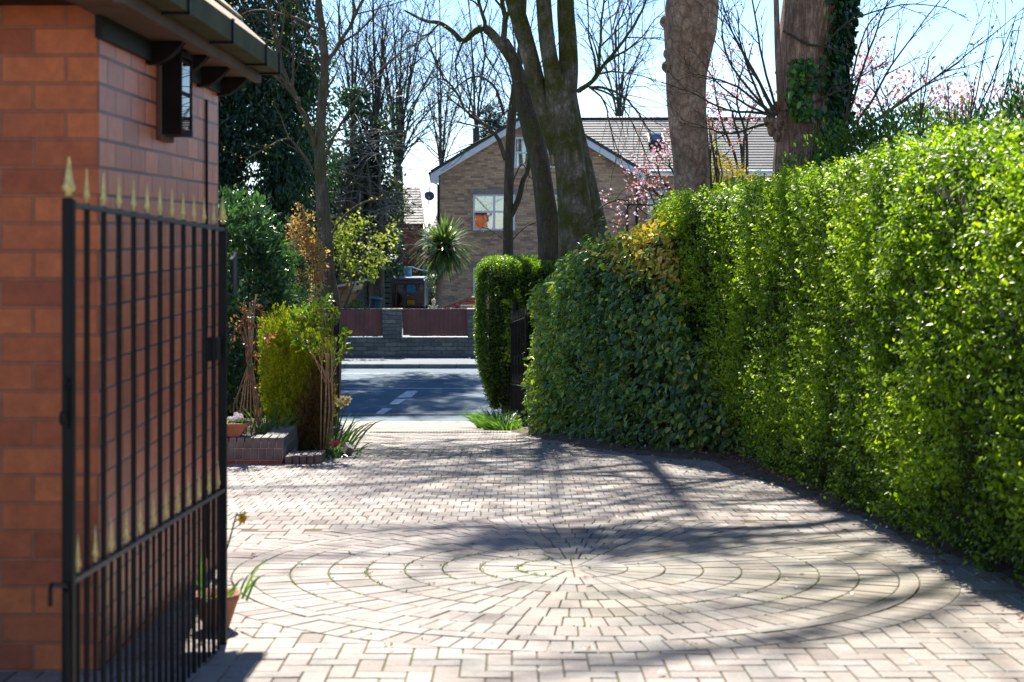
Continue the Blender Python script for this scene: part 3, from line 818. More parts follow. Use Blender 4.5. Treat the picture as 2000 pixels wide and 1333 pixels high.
def window(x0, x1, z0, z1, y, cols, split, parent, blind=True, lintel=True, bars=False):
    f = .065
    b = MB()
    b.box(((x0 + x1) / 2, y + .02, z0 + f / 2), (x1 - x0, .08, f)); b.box(((x0 + x1) / 2, y + .02, z1 - f / 2), (x1 - x0, .08, f))
    for i in range(cols + 1):
        x = x0 + f / 2 + i * (x1 - x0 - f) / cols
        b.box((x, y + .021, (z0 + z1) / 2), (f if i in (0, cols) else f * 1.3, .078, z1 - z0 - 2 * f))
    if split:
        for i in range(cols):
            xa = x0 + f + i * (x1 - x0 - f) / cols; xb = xa + (x1 - x0 - f) / cols - f * 1.2
            b.box(((xa + xb) / 2, y + .022, z0 + (z1 - z0) * split), (xb - xa, .074, f))
    wn_ = b.build('window', M['white'], parent)
    b = MB(); b.box(((x0 + x1) / 2, y + .03, (z0 + z1) / 2), (x1 - x0 - f, .012, z1 - z0 - f)); b.build('pane', M['glass'], wn_)
    if bars:
        b = MB()
        for k in range(1, 6): b.box((x0 + f + k * (x1 - x0 - 2 * f) / 6, y + .012, (z0 + z1) / 2), (.016, .012, z1 - z0 - 2 * f))
        for k in range(1, 5): b.box(((x0 + x1) / 2, y + .010, z0 + f + k * (z1 - z0 - 2 * f) / 5), (x1 - x0 - 2 * f, .012, .016))
        b.build('glazing_bars', M['white'], wn_)
    if blind:
        b = MB(); b.box(((x0 + x1) / 2, y + .10, (z0 + z1) / 2 + .12), (x1 - x0 - f, .012, (z1 - z0) - f - .24)); b.build('blind', M['blind'], wn_)
    if lintel:
        b = MB(); b.box(((x0 + x1) / 2, y - .005, z1 + .105), (x1 - x0 + .26, .07, .2)); b.build('lintel', M['stone'], parent)
        b = MB(); b.box(((x0 + x1) / 2, y - .02, z0 - .055), (x1 - x0 + .2, .14, .1)); b.build('sill', M['stone'], parent)
    return wn_
# recess the windows 20 mm proud of the brick face: the frames sit on the face of the wall
zz = lambda v: EYE + (446 - v) * S5
xx = lambda u: (u - 1000) * S5
window(xx(924), xx(1006), zz(450), zz(380), 54.96, 2, .52, h)
window(xx(1070), xx(1152), zz(450), zz(380), 54.96, 2, .52, h)
window(xx(924), xx(1006), zz(584), zz(522), 54.96, 2, .5, h, False, True, True)
window(xx(1070), xx(1152), zz(600), zz(522), 54.96, 2, .5, h, False)
window(xx(1004), xx(1044), zz(328), zz(268), 54.96, 1, .5, h, True, False)
window(xx(1062), xx(1098), zz(328), zz(268), 54.96, 1, .5, h, True, False)
window(5.05, 5.75, 3.9, 4.9, 57.44, 1, .6, h)
window(8.0, 9.4, 3.7, 4.9, 57.44, 2, .6, h)

# ---- red brick neighbour
M['redB'] = brick_mat('dark_red_brick', (.34, .11, .07), (.22, .07, .05), (.13, .09, .075), .235, .078, .009, 'x', .85, .3, 0, .4)
M['redBY'] = brick_mat('dark_red_brick_side', (.34, .11, .07), (.22, .07, .05), (.13, .09, .075), .235, .078, .009, 'y', .85, .3, 0, .4)
M['brownB'] = brick_mat('brown_red_brick', (.135, .06, .05), (.085, .045, .042), (.09, .07, .06), .235, .078, .009, 'x', .85, .3, 0, .4)
h2 = empty('red_brick_house', (-6, 66, 0), 'low red brick house with pale tiled roof, half hidden by trees left of the palm', 'house')
b = MB(); b.box((-7.0, 66.1, 1.8), (6.3, .25, 3.9)); b.build('front_wall', M['redB'], h2)
b = MB(); b.box((-4.22, 69.8, 1.8), (.24, 7.2, 3.9), Matrix.Rotation(.078, 3, 'Z')); b.prism([(-3.97, 66, 3.74), (-4.6, 73.7, 3.74), (-4.36, 69.85, 5.3)], (.12, 0, 0)); b.build('side_wall', M['redBY'], h2)
b = MB(); roof_plane(b, (-10.4, 65.7, 3.68), (-3.75, 65.7, 3.68), (-10.4, 69.8, 5.38), (-4.22, 69.8, 5.38), 14); roof_plane(b, (-4.6, 74, 3.68), (-10.4, 74, 3.68), (-4.22, 69.8, 5.38), (-10.4, 69.8, 5.38), 14)
M['tileR'] = plain('pale_grey_tile', (.15, .145, .14), .7, 0, .25, 3, 0, .25)
b.build('roof', M['tileR'], h2)
b = MB(); p, q, r_ = Vector((-3.73, 65.6, 3.66)), Vector((-4.20, 69.8, 5.40)), Vector((-4.58, 74, 3.66)); dn = Vector((0, 0, -.2))
b.prism([p, q, q + dn, p + dn], (.04, 0, 0)); b.prism([q, r_, r_ + dn, q + dn], (.04, 0, 0)); b.build('bargeboard', M['black'], h2)
b = MB(); b.tube([(-3.9, 65.9, 3.6), (-3.88, 65.9, 0)], .045, 8); b.tube([(-4.75, 65.92, 3.6), (-4.75, 65.92, 0)], .05, 8); b.build('downpipe', M['black'], h2)
b = MB(); b.box((-6.4, 64.5, 2.55), (3.2, 2.6, .08), Matrix.Rotation(.22, 3, 'Y')); b.build('porch_roof', M['stone'], h2)
b = MB(); b.box((-4.95, 63.4, 1.2), (.1, .1, 2.4)); b.build('porch_post', M['darkwood'], h2)
ds = empty('satellite_dish', (-3.72, 67.4, 4.8), 'small grey satellite dish on a bracket above the red brick house gable', 'satellite dish')
b = MB(); b.lathe((-3.60, 67.0, 4.93), [(.01, .05), (.12, .038), (.20, .01), (.23, -.02), (.22, -.03), (.18, 0), (.10, .025), (.01, .038)], 18, Matrix.Rotation(R(70), 4, 'X') @ Matrix.Rotation(R(12), 4, 'Y')); b.build('dish', plain('grey_dish', (.07, .09, .11), .5), ds, True)
b = MB(); b.tube([(-3.60, 66.95, 4.9), (-3.62, 66.6, 4.75), (-3.62, 66.5, 4.9)], .014, 6); b.build('feed_arm', M['black'], ds)
b = MB(); b.tube([(-3.60, 67.03, 5.3), (-3.60, 67.05, 4.92), (-3.66, 67.2, 4.6), (-3.70, 67.3, 4.4)], .022, 6); b.build('bracket', M['black'], ds)
h3 = empty('distant_house', (-2.0, 84, 0), 'sliver of a pale tiled roof behind the left corner of the brown brick house', 'house')
b = MB(); b.box((-1.2, 84, 1.7), (5.8, .3, 3.6)); b.build('front_wall', M['redB'], h3)
b = MB(); roof_plane(b, (-4.45, 83.6, 3.35), (2, 83.6, 3.35), (-3.85, 88, 5.55), (2, 88, 5.55), 14); b.build('roof', M['tileR'], h3)

# ---- off-road car, rear towards us
X0, X1, YC = P(760, 0, 62).x, P(830, 0, 62).x, 62.0
cx = (X0 + X1) / 2; cw = X1 - X0
car = empty('off_road_car', (cx, YC + 1.7, 0), 'dark grey boxy off-road car seen from behind, spare wheel and yellow plate on its tailgate', 'car')
M['carA'] = plain('dark_grey_car_paint', (.13, .13, .135), .35, 0, .1, 2)
M['carR'] = plain('blue_white_roof', (.16, .26, .33), .35, 0, .2, 2)
b = MB()
zt = float(P(0, 545, 62).z); zb = .12
prof = [(YC, zb + .2), (YC, .85), (YC + .10, zt - .06), (YC + .16, zt - .02), (YC + 1.9, zt - .02), (YC + 2.25, 1.0), (YC + 3.4, .92), (YC + 3.45, zb + .2)]
b.prism([(X0 + .02, y, z) for y, z in prof], (cw - .04, 0, 0))
body = b.build('body', M['carA'], car)
b = MB(); b.box((cx, YC + 1.02, zt + .01), (cw * .93, 1.9, .09), bev=.04); b.build('roof', M['carR'], car)
def rrect(cx_, cz, w_, h_, y, th, r=.03):
    pts = []
    for sx, sz, a0 in ((1, 1, 0), (-1, 1, 90), (-1, -1, 180), (1, -1, 270)):
        for a in (0, 30, 60, 90):
            t_ = R(a0 + a); pts.append((cx_ + sx * (w_ / 2 - r) + r * math.cos(t_), y, cz + sz * (h_ / 2 - r) + r * math.sin(t_)))
    return pts, (0, th, 0)
M['carP'] = plain('pale_lit_pane', (.20, .22, .20), .15, 0, .5, 7)  # light in the rear glass, painted as a pale pane colour
U = lambda u: P(u, 0, 62).x
Z = lambda v: float(P(0, v, 62).z)
for u0, u1, v0, v1, nm, mm in ((773, 789, 556, 571, 'rear_window', 'carP'), (794, 812, 556, 572, 'rear_window', 'carW'), (819, 827, 555, 572, 'quarter_window', 'carP')):
    if mm == 'carW' and 'carW' not in M: M['carW'] = plain('blue_lit_pane', (.04, .30, .62), .15, 0, .35, 9)  # blue plastic inside and light through it, painted into the pane colour
    pts, off = rrect((U(u0) + U(u1)) / 2, (Z(v0) + Z(v1)) / 2, U(u1) - U(u0) + .05, Z(v0) - Z(v1) + .05, YC - .006 + .03, .05)
    b = MB(); b.prism(pts, off); fr = b.build('window_rubber', M['black'], car)
    pts, off = rrect((U(u0) + U(u1)) / 2, (Z(v0) + Z(v1)) / 2, U(u1) - U(u0), Z(v0) - Z(v1), YC - .016 + .03, .02)
    b = MB(); b.prism(pts, off); b.build(nm, M[mm], car)
sw = MB(); c = Vector((U(771.5), YC - .10, Z(583.5)))
Mx = Matrix.Rotation(R(90), 4, 'X')
sw.lathe(c, [(.10, -.085), (.20, -.085), (.285, -.06), (.30, -.02), (.30, .05), (.28, .085), (.20, .09), (.18, .07), (.05, .07)], 24, Mx); sp = sw.build('spare_tyre', M['tyre'], car, True)
b = MB(); b.lathe(c, [(.17, .055), (.15, .085), (.07, .07), (.06, .10), (.01, .105)], 18, Mx); b.build('spare_rim', M['black'], sp, True)
b = MB(); b.box((U(802), YC - .012, Z(590.5)), (.34, .02, .24), bev=.006); b.build('plate_recess', M['black'], car)
pts, off = rrect(U(802.5), Z(590.3), .30, .19, YC - .032, .008, .02)
M['plate'] = plain('yellow_plate', (.92, .60, .01), .4, 0, .05)
b = MB(); b.prism(pts, off); pla = b.build('number_plate', M['plate'], car)
def text_mesh(txt, loc, size, mat, name, parent, rot=(R(90), 0, 0), ext=.002):
    cu = bpy.data.curves.new('lettering', 'FONT'); cu.body = txt; cu.size = size; cu.align_x = 'CENTER'; cu.align_y = 'CENTER'; cu.extrude = ext
    to = bpy.data.objects.new('lettering', cu); COL.objects.link(to)
    me = bpy.data.meshes.new_from_object(to.evaluated_get(bpy.context.evaluated_depsgraph_get()))
    bpy.data.objects.remove(to); bpy.data.curves.remove(cu)
    me.name = name
    o = link_mesh(name, me, mat, parent)
    o.location = Vector(loc) - base_of(parent); o.rotation_euler = rot
    return o
text_mesh('A710', (U(802.5), YC - .036, Z(588.3)), .095, M['black'], 'plate_lettering', pla)
text_mesh('DLVT', (U(802.5), YC - .036, Z(592.6)), .095, M['black'], 'plate_lettering', pla)
b = MB(); b.box((U(797), YC - .01, Z(576.5)), (.09, .02, .02)); b.build('door_handle', plain('chrome', (.6, .6, .6), .2, .9), car)
b = MB(); b.box((cx, YC - .10, .30), (cw, .16, .10), bev=.02); b.build('bumper', M['black'], car)
M['lamp'] = plain('red_lamp', (.22, .02, .03), .25)
for u in (766, 819):
    b = MB(); b.box((U(u), YC - .03, .42), (.20, .06, .07), bev=.01); b.build('tail_lamp', M['lamp'], car)
for sx in (X0 + .12, X1 - .12):
    for yy in (YC + .6, YC + 2.7):
        b = MB(); b.lathe((sx, yy, .33), [(.2, -.09), (.31, -.08), (.33, -.04), (.33, .04), (.31, .08), (.2, .09)], 20, Matrix.Rotation(R(90), 4, 'Y')); wh = b.build('wheel', M['tyre'], car, True)
        b = MB(); b.lathe((sx, yy, .33), [(.19, -.07), (.05, -.092), (.05, .092), (.19, .07)], 16, Matrix.Rotation(R(90), 4, 'Y')); b.build('rim', M['rail'], wh, True)
for s, x in ((-1, X0), (1, X1)):
    b = MB(); b.box((x + s * .11, YC + 2.0, .95), (.13, .06, .2), bev=.02); b.build('door_mirror', M['carR'], car)

# ---- red car, side on, behind wall
cr = empty('red_car', (1.0, 50, 0), 'shiny dark red car parked behind the stone wall, windscreen pillar rising towards the clipped hedge', 'car')
M['carRed'] = plain('dark_red_car_paint', (.22, .012, .045), .18, 0, .1, 2)
prof = [(-3.3, .28), (-3.38, .62), (-3.1, .76), (-2.25, .90), (-.75, 1.45), (.2, 1.50), (1.2, 1.40), (1.75, 1.05), (1.95, .75), (1.9, .28)]
b = MB(); b.prism([(x, 49.2, z) for x, z in [(-3.3, .28), (-3.38, .62), (-3.1, .76), (-2.25, .88), (1.75, .95), (1.95, .75), (1.9, .28)]], (0, 1.65, 0)); b.build('body', M['carRed'], cr)
b = MB(); b.prism([(-.75, 49.35, 1.43), (.2, 49.35, 1.48), (1.2, 49.35, 1.38), (1.2, 49.35, 1.42), (.2, 49.35, 1.52), (-.75, 49.35, 1.47)], (0, 1.35, 0)); b.build('roof', M['carRed'], cr)
for yy in (49.33, 50.68):
    for a_, c_ in (((-2.25, .88), (-.72, 1.45)), ((.1, .92), (.15, 1.49)), ((1.75, .95), (1.15, 1.40))):
        b = MB(); b.bar((a_[0], yy, a_[1]), (c_[0], yy, c_[1]), .04, .035, (0, 1, 0)); b.build('pillar', M['carRed'], cr)
    b = MB(); b.prism([(-2.15, yy + .012, .89), (1.7, yy + .012, .93), (1.15, yy + .012, 1.38), (.2, yy + .012, 1.47), (-.75, yy + .012, 1.42)], (0, .008, 0)); b.build('side_glass', M['darkglass'], cr)
b = MB(); b.box((-.2, 50.0, 1.08), (2.4, 1.0, .40), bev=.1); b.build('dark_cabin_block', M['black'], cr)  # black block added so the side glass reads as a dark cabin
b = MB(); b.prism([(-2.23, 49.37, .885), (-2.23, 50.64, .885), (-.76, 50.64, 1.44), (-.76, 49.37, 1.44)], (0, 0, .01)); b.build('windscreen', M['darkglass'], cr)
for xw in (-2.5, 1.0):
    for yy in (49.28, 50.78):
        b = MB(); b.lathe((xw, yy, .31), [(.2, -.09), (.30, -.07), (.31, 0), (.30, .07), (.2, .09)], 20, Mx); wh = b.build('wheel', M['tyre'], cr, True)
        b = MB(); b.lathe((xw, yy, .31), [(.19, -.085), (.03, -.1), (.03, .1), (.19, .085)], 14, Mx); b.build('rim', M['rail'], wh, True)
b = MB(); b.box((-1.75, 49.12, 1.0), (.16, .14, .11), bev=.03); b.build('door_mirror', M['carRed'], cr)

# ---- yard bits: log store, barrel, shed, pipe, washing line, ornament, low roof
ls = empty('log_store', (-4.9, 46, 0), 'open timber log store with a sloping pale roof, left of the grey car', 'log store')
M['pine'] = plain('new_timber', (.36, .20, .10), .7, 0, .3, 5, .2)
lx = lambda u: P(u, 0, 46).x
lz = lambda v: float(P(0, v, 46).z)
b = MB(); b.prism([(lx(640), 45.6, lz(565)), (lx(712), 45.6, lz(549)), (lx(712), 45.6, lz(546)), (lx(640), 45.6, lz(561))], (0, 1.3, 0)); b.build('roof_board', plain('pale_roof_board', (.5, .44, .36), .8, 0, .2, 4), ls)
for u in (652, 684, 707): b = MB(); b.box((lx(u), 45.8, lz(556) / 2), (.08, .08, lz(556))); b.build('post', M['pine'], ls)
for k in range(7):
    b = MB(); b.box((lx(668), 46.6, .2 + k * .24), (lx(707) - lx(640), .03, .225)); b.build('slat', M['pine'], ls)
b = MB(); b.box((lx(696), 45.75, lz(562)), (lx(709) - lx(684), .03, .18)); b.build('front_board', plain('pale_timber', (.5, .36, .25), .7, 0, .2, 5), ls)
b = MB(); b.box((lx(705), 45.7, lz(575) - .55), (.20, .04, 1.4)); b.build('grey_board', M['rail'], ls)
b = MB(); b.box((lx(660), 45.78, .72), (.72, .03, .55)); b.build('lower_board', M['pine'], ls)
br = empty('water_butt', (P(727, 0, 44).x, 44, 0), 'dark teal plastic water butt leaning beside the log store', 'water butt')
tl = Matrix.Rotation(.12, 4, 'Y')
b = MB(); b.lathe((P(727, 0, 44).x - .06, 44, 0), [(.17, 0), (.20, .3), (.20, .9), (.18, 1.5)], 18, tl); b.build('butt_body', plain('teal_plastic', (.008, .022, .028), .5), br, True)
b = MB(); b.lathe((P(727, 0, 44).x - .06, 44, 0), [(.195, 1.48), (.195, 1.53), (.1, 1.55)], 18, tl); b.build('lid', plain('blue_lid', (.03, .10, .12), .5), br, True)
sh = empty('timber_shed', (-7.0, 59, 0), 'dark timber shed of horizontal boards behind the log store and grey car', 'shed')
b = MB()
for k in range(11):
    b.ct = random.random(); b.box((-6.6, 59, .12 + k * .2), (3.9, .03, .15), Matrix.Rotation(.25, 3, 'X'))
b.build('boarding', plain('green_grey_board', (.075, .095, .085), .75, 0, .3, 4), sh)
b = MB(); b.box((-6.6, 60.2, 1.1), (3.8, 2.2, 2.2)); b.build('shed_body', M['darkwood'], sh)
b = MB(); b.box((-6.6, 60, 2.32), (4.2, 2.9, .06), Matrix.Rotation(.08, 3, 'X')); b.build('shed_roof', M['rail'], sh)
pv = P(797, 532, 63)
tag(MB().tube([(pv.x - .04, 63.5, .3), (pv.x - .03, 63.5, pv.z - .25), (pv.x - .06, 63.5, pv.z + .22)], [.16, .16, .17], 14).build('blue_pipe', plain('light_blue_plastic', (.10, .30, .50), .35)), 'light blue plastic pipe standing upright behind the roof of the grey off-road car', 'pipe')
a, c = P(803, 521, 64), P(862, 532, 58)
tag(MB().tube([a, a.lerp(c, .35) - Vector((0, 0, .06)), a.lerp(c, .7) - Vector((0, 0, .05)), c], .022, 6).build('blue_rope', plain('blue_rope_fibre', (.03, .13, .36), .7)), 'blue rope stretched from the blue pipe to the palm', 'rope')
lr = empty('carport', (-3.4, 72, 0), 'low flat-roofed carport with pale fascia between grey car and palm', 'carport')
b = MB(); b.box((-3.4, 73, P(0, 541, 72).z), (3.8, 3, .09)); b.build('flat_roof', M['white'], lr)
b = MB(); b.box((-3.4, 72.2, P(0, 550, 72).z), (3.7, .1, .42)); b.build('fascia_board', M['darkwood'], lr)
for x in (-5.2, -1.6): b = MB(); b.box((x, 72.2, .5), (.12, .12, 1.0)); b.build('post', M['darkwood'], lr)
o_ = P(847, 605, 43.2)
gn = empty('garden_ornament', (o_.x, 43.2, 0), 'cream finial-shaped garden ornament with round head and two arms, by the palm', 'ornament')
b = MB(); b.tube([(o_.x, 43.2, 0), (o_.x, 43.2, 1.16), (o_.x, 43.2, 1.2)], [.07, .05, .03], 10); b.build('stem', M['cream'], gn, True)
b = MB(); b.lathe((o_.x, 43.2, 0), [(.03, 1.32), (.045, 1.36), (.035, 1.38), (.06, 1.41), (.068, 1.45), (.05, 1.50), (.01, 1.52)], 12); b.build('round_head', M['cream'], gn, True)
b = MB(); b.prism([(o_.x - .13, 43.17, 1.35), (o_.x - .10, 43.17, 1.24), (o_.x - .04, 43.17, 1.18), (o_.x + .04, 43.17, 1.18), (o_.x + .10, 43.17, 1.24), (o_.x + .13, 43.17, 1.35), (o_.x + .05, 43.17, 1.31), (o_.x - .05, 43.17, 1.31)], (0, .06, 0)); b.build('arms', M['cream'], gn)
# ================================================================== HEDGES
def sample_path(path, s):
    path = np.array(path, float); seg = np.linalg.norm(np.diff(path[:, :2], axis=0), axis=1); cum = np.r_[0, np.cumsum(seg)]
    ss = s * cum[-1]
    xy = np.c_[np.interp(ss, cum, path[:, 0]), np.interp(ss, cum, path[:, 1])]
    zt = np.interp(ss, cum, path[:, 2]); zb = np.interp(ss, cum, path[:, 3])
    e = .25
    a = np.c_[np.interp(ss - e, cum, path[:, 0]), np.interp(ss - e, cum, path[:, 1])]; c = np.c_[np.interp(ss + e, cum, path[:, 0]), np.interp(ss + e, cum, path[:, 1])]
    t_ = c - a; t_ /= np.linalg.norm(t_, axis=1, keepdims=True)
    return xy, zt, zb, np.c_[-t_[:, 1], t_[:, 0]], cum[-1]
def hedge_surface(path, depth, s, q, under, amp, sc, seed, top_round=.08):
    """q in 0..1 runs up the front, then q in 1..2 runs back over the top"""
    xy, zt, zb, nr, L = sample_path(path, s)
    h = np.clip(q, 0, 1); wv = np.clip(q - 1, 0, 1) * depth
    z = zb + (zt - zb) * h
    off = -under * np.clip(1 - h / .38, 0, 1) ** 1.5 - top_round * np.clip((h - .88) / .12, 0, 1) ** 2
    p = np.c_[xy + nr * (off - wv - np.where(q > 1, 0, 0))[:, None], z]
    k = vnoise(p, sc, seed) * amp + vnoise(p, sc * 3.1, seed + 1) * amp * .4
    N = np.where((q > 1)[:, None], np.array([0, 0, 1.0]), np.c_[nr, np.zeros(len(s))])
    blend = np.clip((h - .86) / .14, 0, 1)[:, None] * (q <= 1)[:, None]
    N = unit(N * (1 - .5 * blend) + np.array([0, 0, 1.0]) * .5 * blend)
    p = p + N * k[:, None]
    return p, N
M['twig'] = plain('hedge_twig', (.075, .05, .033), .9, 0, .5, 30)
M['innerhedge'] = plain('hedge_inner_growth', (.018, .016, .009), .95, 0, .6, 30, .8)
def hedge(name, label, cat, path, depth, mat, nshoot, per, L, W, under, amp, sc, seed, mode, inset=.2, core=True, tintf=None, shoot=.16, oval=False, group=None, ends=True, capd=None):
    xy, zt, zb, nr, LEN = sample_path(path, np.array([.5]))
    root = empty(name, (xy[0, 0], xy[0, 1], zb[0]), label, cat, group)
    Hh = float(np.mean(np.array(path)[:, 2] - np.array(path)[:, 3]))
    if core:
        ns, nq = int(LEN * 5), 26
        S, Q = np.meshgrid(np.linspace(.0, 1, ns), np.r_[np.linspace(0, 1, 18), np.linspace(1.05, 2, 8)], indexing='ij')
        p, N = hedge_surface(path, depth, S.ravel(), Q.ravel(), under + .05, amp, sc, seed)
        p = p - N * inset
        xyb, ztb, zbb, nrb, _ = sample_path(path, np.linspace(0, 1, ns))
        back = np.c_[xyb - nrb * depth, zbb]
        V = np.concatenate([p.reshape(ns, nq, 3), back[:, None, :]], 1); nq += 1
        F = np.array([(i * nq + j, i * nq + (j + 1) % nq, (i + 1) * nq + (j + 1) % nq, (i + 1) * nq + j) for i in range(ns - 1) for j in range(nq)])
        V = V.reshape(-1, 3)
        caps = [tuple(range(nq)), tuple(range((ns - 1) * nq, ns * nq))[::-1]]
        bb = np.array(base_of(root))
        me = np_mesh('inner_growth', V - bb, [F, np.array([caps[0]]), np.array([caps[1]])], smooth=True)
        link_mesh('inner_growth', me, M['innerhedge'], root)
    r = np.random.default_rng(seed)
    fa = Hh / (Hh + depth * .8)
    s = r.random(nshoot); q = np.where(r.random(nshoot) < fa, r.random(nshoot) ** .92, 1 + r.random(nshoot))
    p, N = hedge_surface(path, depth, s, q, under, amp, sc, seed)
    if ends:   # leafy ends as well
        ne = int(nshoot * depth / LEN * .9)
        for e in (0.0, 1.0):
            se = np.full(ne, e); qe = r.random(ne)
            xy, zt, zb, nr, _ = sample_path(path, se)
            tdir = np.c_[nr[:, 1], -nr[:, 0]] * (1 if e == 1 else -1)
            wv = r.random(ne) * depth
            pe = np.c_[xy - nr * wv[:, None], zb + (zt - zb) * qe]
            Ne = np.c_[tdir, np.zeros(ne)]
            k = vnoise(pe, sc, seed) * amp
            under_e = under * np.clip(1 - qe / .38, 0, 1) ** 1.5
            pe = pe + Ne * (k - under_e)[:, None]
            p = np.concatenate([p, pe]); N = np.concatenate([N, Ne]); q = np.concatenate([q, qe])
    n = len(p)
    clump = vnoise(p, 5.5, seed + 9)
    dep = np.abs(r.normal(0, .05, n)) + .06 * np.clip(-clump, 0, 2)
    p = p - N * dep[:, None]
    keep = clump + r.normal(0, .6, n) > -1.5
    p, N, q, dep, clump = p[keep], N[keep], q[keep], dep[keep], clump[keep]; n = len(p)
    if mode == 'shoot':
        sd = unit(N * .95 + np.array([0, 0, .6]) + r.normal(0, .40, (n, 3)))
        ln = shoot * r.uniform(.5, 1.2, n)
        tt = np.tile(np.linspace(.05, 1, per), n)
        Pt = np.repeat(p, per, 0) + np.repeat(sd * ln[:, None], per, 0) * tt[:, None]
        rv = r.normal(0, 1, (n * per, 3)); sdr = np.repeat(sd, per, 0)
        side = unit(rv - sdr * np.sum(rv * sdr, 1, keepdims=True))
        D = unit(sdr * .45 + side * .9)
        Nn = unit(np.repeat(N, per, 0) * .6 + np.array([0, -.1, .75]) + .45 * r.normal(0, 1, (n * per, 3)))
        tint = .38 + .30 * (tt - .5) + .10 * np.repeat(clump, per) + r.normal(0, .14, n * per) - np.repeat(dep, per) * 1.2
    else:
        Pt = np.repeat(p, per, 0) + r.normal(0, shoot, (n * per, 3))
        Nr = np.repeat(N, per, 0)
        D = unit(np.array([0, 0, -.55]) + Nr * .55 + r.normal(0, .5, (n * per, 3)))
        Nn = unit(Nr + np.array([0, 0, .55]) + r.normal(0, .45, (n * per, 3)))
        tint = .40 + r.normal(0, .13, n * per) + .05 * np.repeat(clump, per)
    if tintf is not None: tint = tintf(Pt, tint, r)
    sz = r.uniform(.55, 1.4, len(Pt))
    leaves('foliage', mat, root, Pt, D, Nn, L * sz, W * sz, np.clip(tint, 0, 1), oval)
    b = MB()
    idx = r.choice(n, min(n, 500), replace=False)
    for i in idx:
        a = Vector(p[i] - N[i] * .22 - np.array([0, 0, .15])); c = Vector(p[i] + N[i] * (.02 + .10 * r.random()) + r.normal(0, .05, 3))
        b.tube([a, a.lerp(c, .5) + Vector(r.normal(0, .02, 3)), c], [.006, .004, .002], 4, False)
    b.build('inner_wood', M['twig'], root)
    return root
M['privet'] = leaf_mat('privet_leaf', [(0, (.018, .040, .005)), (.25, (.058, .122, .008)), (.5, (.20, .325, .010)), (.8, (.39, .53, .014)), (1, (.52, .62, .04))], .36, .56, (1.25, 1.35, .3), .45)
gz = lambda y, o=.05: float(zg(y)) + o
hp = [(2.82, 2.5, 4.0, gz(2.5)), (2.66, 5, 3.97, gz(5)), (2.50, 8.1, 3.93, gz(8.1)), (2.34, 11.5, 3.89, gz(11.5)), (2.17, 14.5, 3.83, gz(14.5)), (1.88, 15.35, 3.80, gz(15.3, .45)), (1.68, 15.9, 3.78, gz(15.9, .95)), (1.66, 17.2, 3.75, gz(17, 1.0))]
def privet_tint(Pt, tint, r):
    # darker leaves low down, most of all at the far end of the row
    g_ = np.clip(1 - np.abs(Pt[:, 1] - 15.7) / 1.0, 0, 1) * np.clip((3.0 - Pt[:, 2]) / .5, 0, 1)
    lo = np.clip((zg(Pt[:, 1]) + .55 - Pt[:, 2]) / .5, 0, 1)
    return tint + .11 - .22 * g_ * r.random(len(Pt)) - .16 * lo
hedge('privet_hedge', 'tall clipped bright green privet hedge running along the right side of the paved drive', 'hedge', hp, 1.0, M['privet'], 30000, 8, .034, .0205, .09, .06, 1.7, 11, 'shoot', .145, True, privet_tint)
M['darkleaf'] = leaf_mat('dark_glossy_leaf', [(0, (.026, .065, .030)), (.35, (.075, .17, .065)), (.55, (.18, .31, .065)), (.68, (.32, .44, .05)), (.80, (.58, .48, .08)), (.92, (.66, .36, .09)), (1, (.70, .52, .16))], .30, .32, (1.3, 1.4, .45), .45)
dp = [(2.40, 14.85, 1.95, gz(14.8, .0)), (2.0, 15.05, 2.15, gz(15, .0)), (1.70, 15.4, 2.5, gz(15.3, .0)), (1.52, 15.7, 3.60, gz(15.5, .0)), (1.12, 16.8, 3.40, gz(16.5, .0)), (.70, 18.8, 3.13, gz(18.6, .0)), (.34, 21.0, 2.73, gz(21.2, .0)), (.46, 22.2, 2.50, gz(22.2, .0)), (.56, 23.3, 2.32, gz(23, .0)), (.75, 24.4, 2.1, gz(24, .0))]
def dark_tint(Pt, tint, r):
    # coppery new growth near the top at its near end, yellower towards the gate
    k = np.clip((Pt[:, 2] - 2.72 - .22 * np.clip(Pt[:, 1] - 15.9, 0, 2)) / .45, 0, 1) * np.clip((18.3 - Pt[:, 1]) / 1.3, 0, 1)
    k = k * (vnoise(Pt, 2.6, 77) + 1.0 > .35)
    t2 = np.where(r.random(len(Pt)) < k * .85, .66 + .3 * r.random(len(Pt)), tint)
    g_ = np.clip((Pt[:, 1] - 17.0) / 4, 0, 1) * .16
    sp = np.where(r.random(len(Pt)) < .05, .26, 0)
    return np.where(t2 > .62, t2, t2 + g_ + sp)
hedge('broadleaf_hedge', 'dark blue-green broad-leaved hedge with coppery new growth, curving to the right-hand road gate', 'hedge', dp, 1.1, M['darkleaf'], 6600, 5, .074, .045, .06, .075, 1.5, 23, 'droop', .16, True, dark_tint, .055, True)
M['boxleaf'] = leaf_mat('box_leaf', [(0, (.012, .035, .006)), (.4, (.05, .12, .012)), (.75, (.17, .29, .018)), (1, (.34, .45, .04))], .35, .4, (1.15, 1.3, .35))
bz = lambda o: float(zg(25.6)) + o
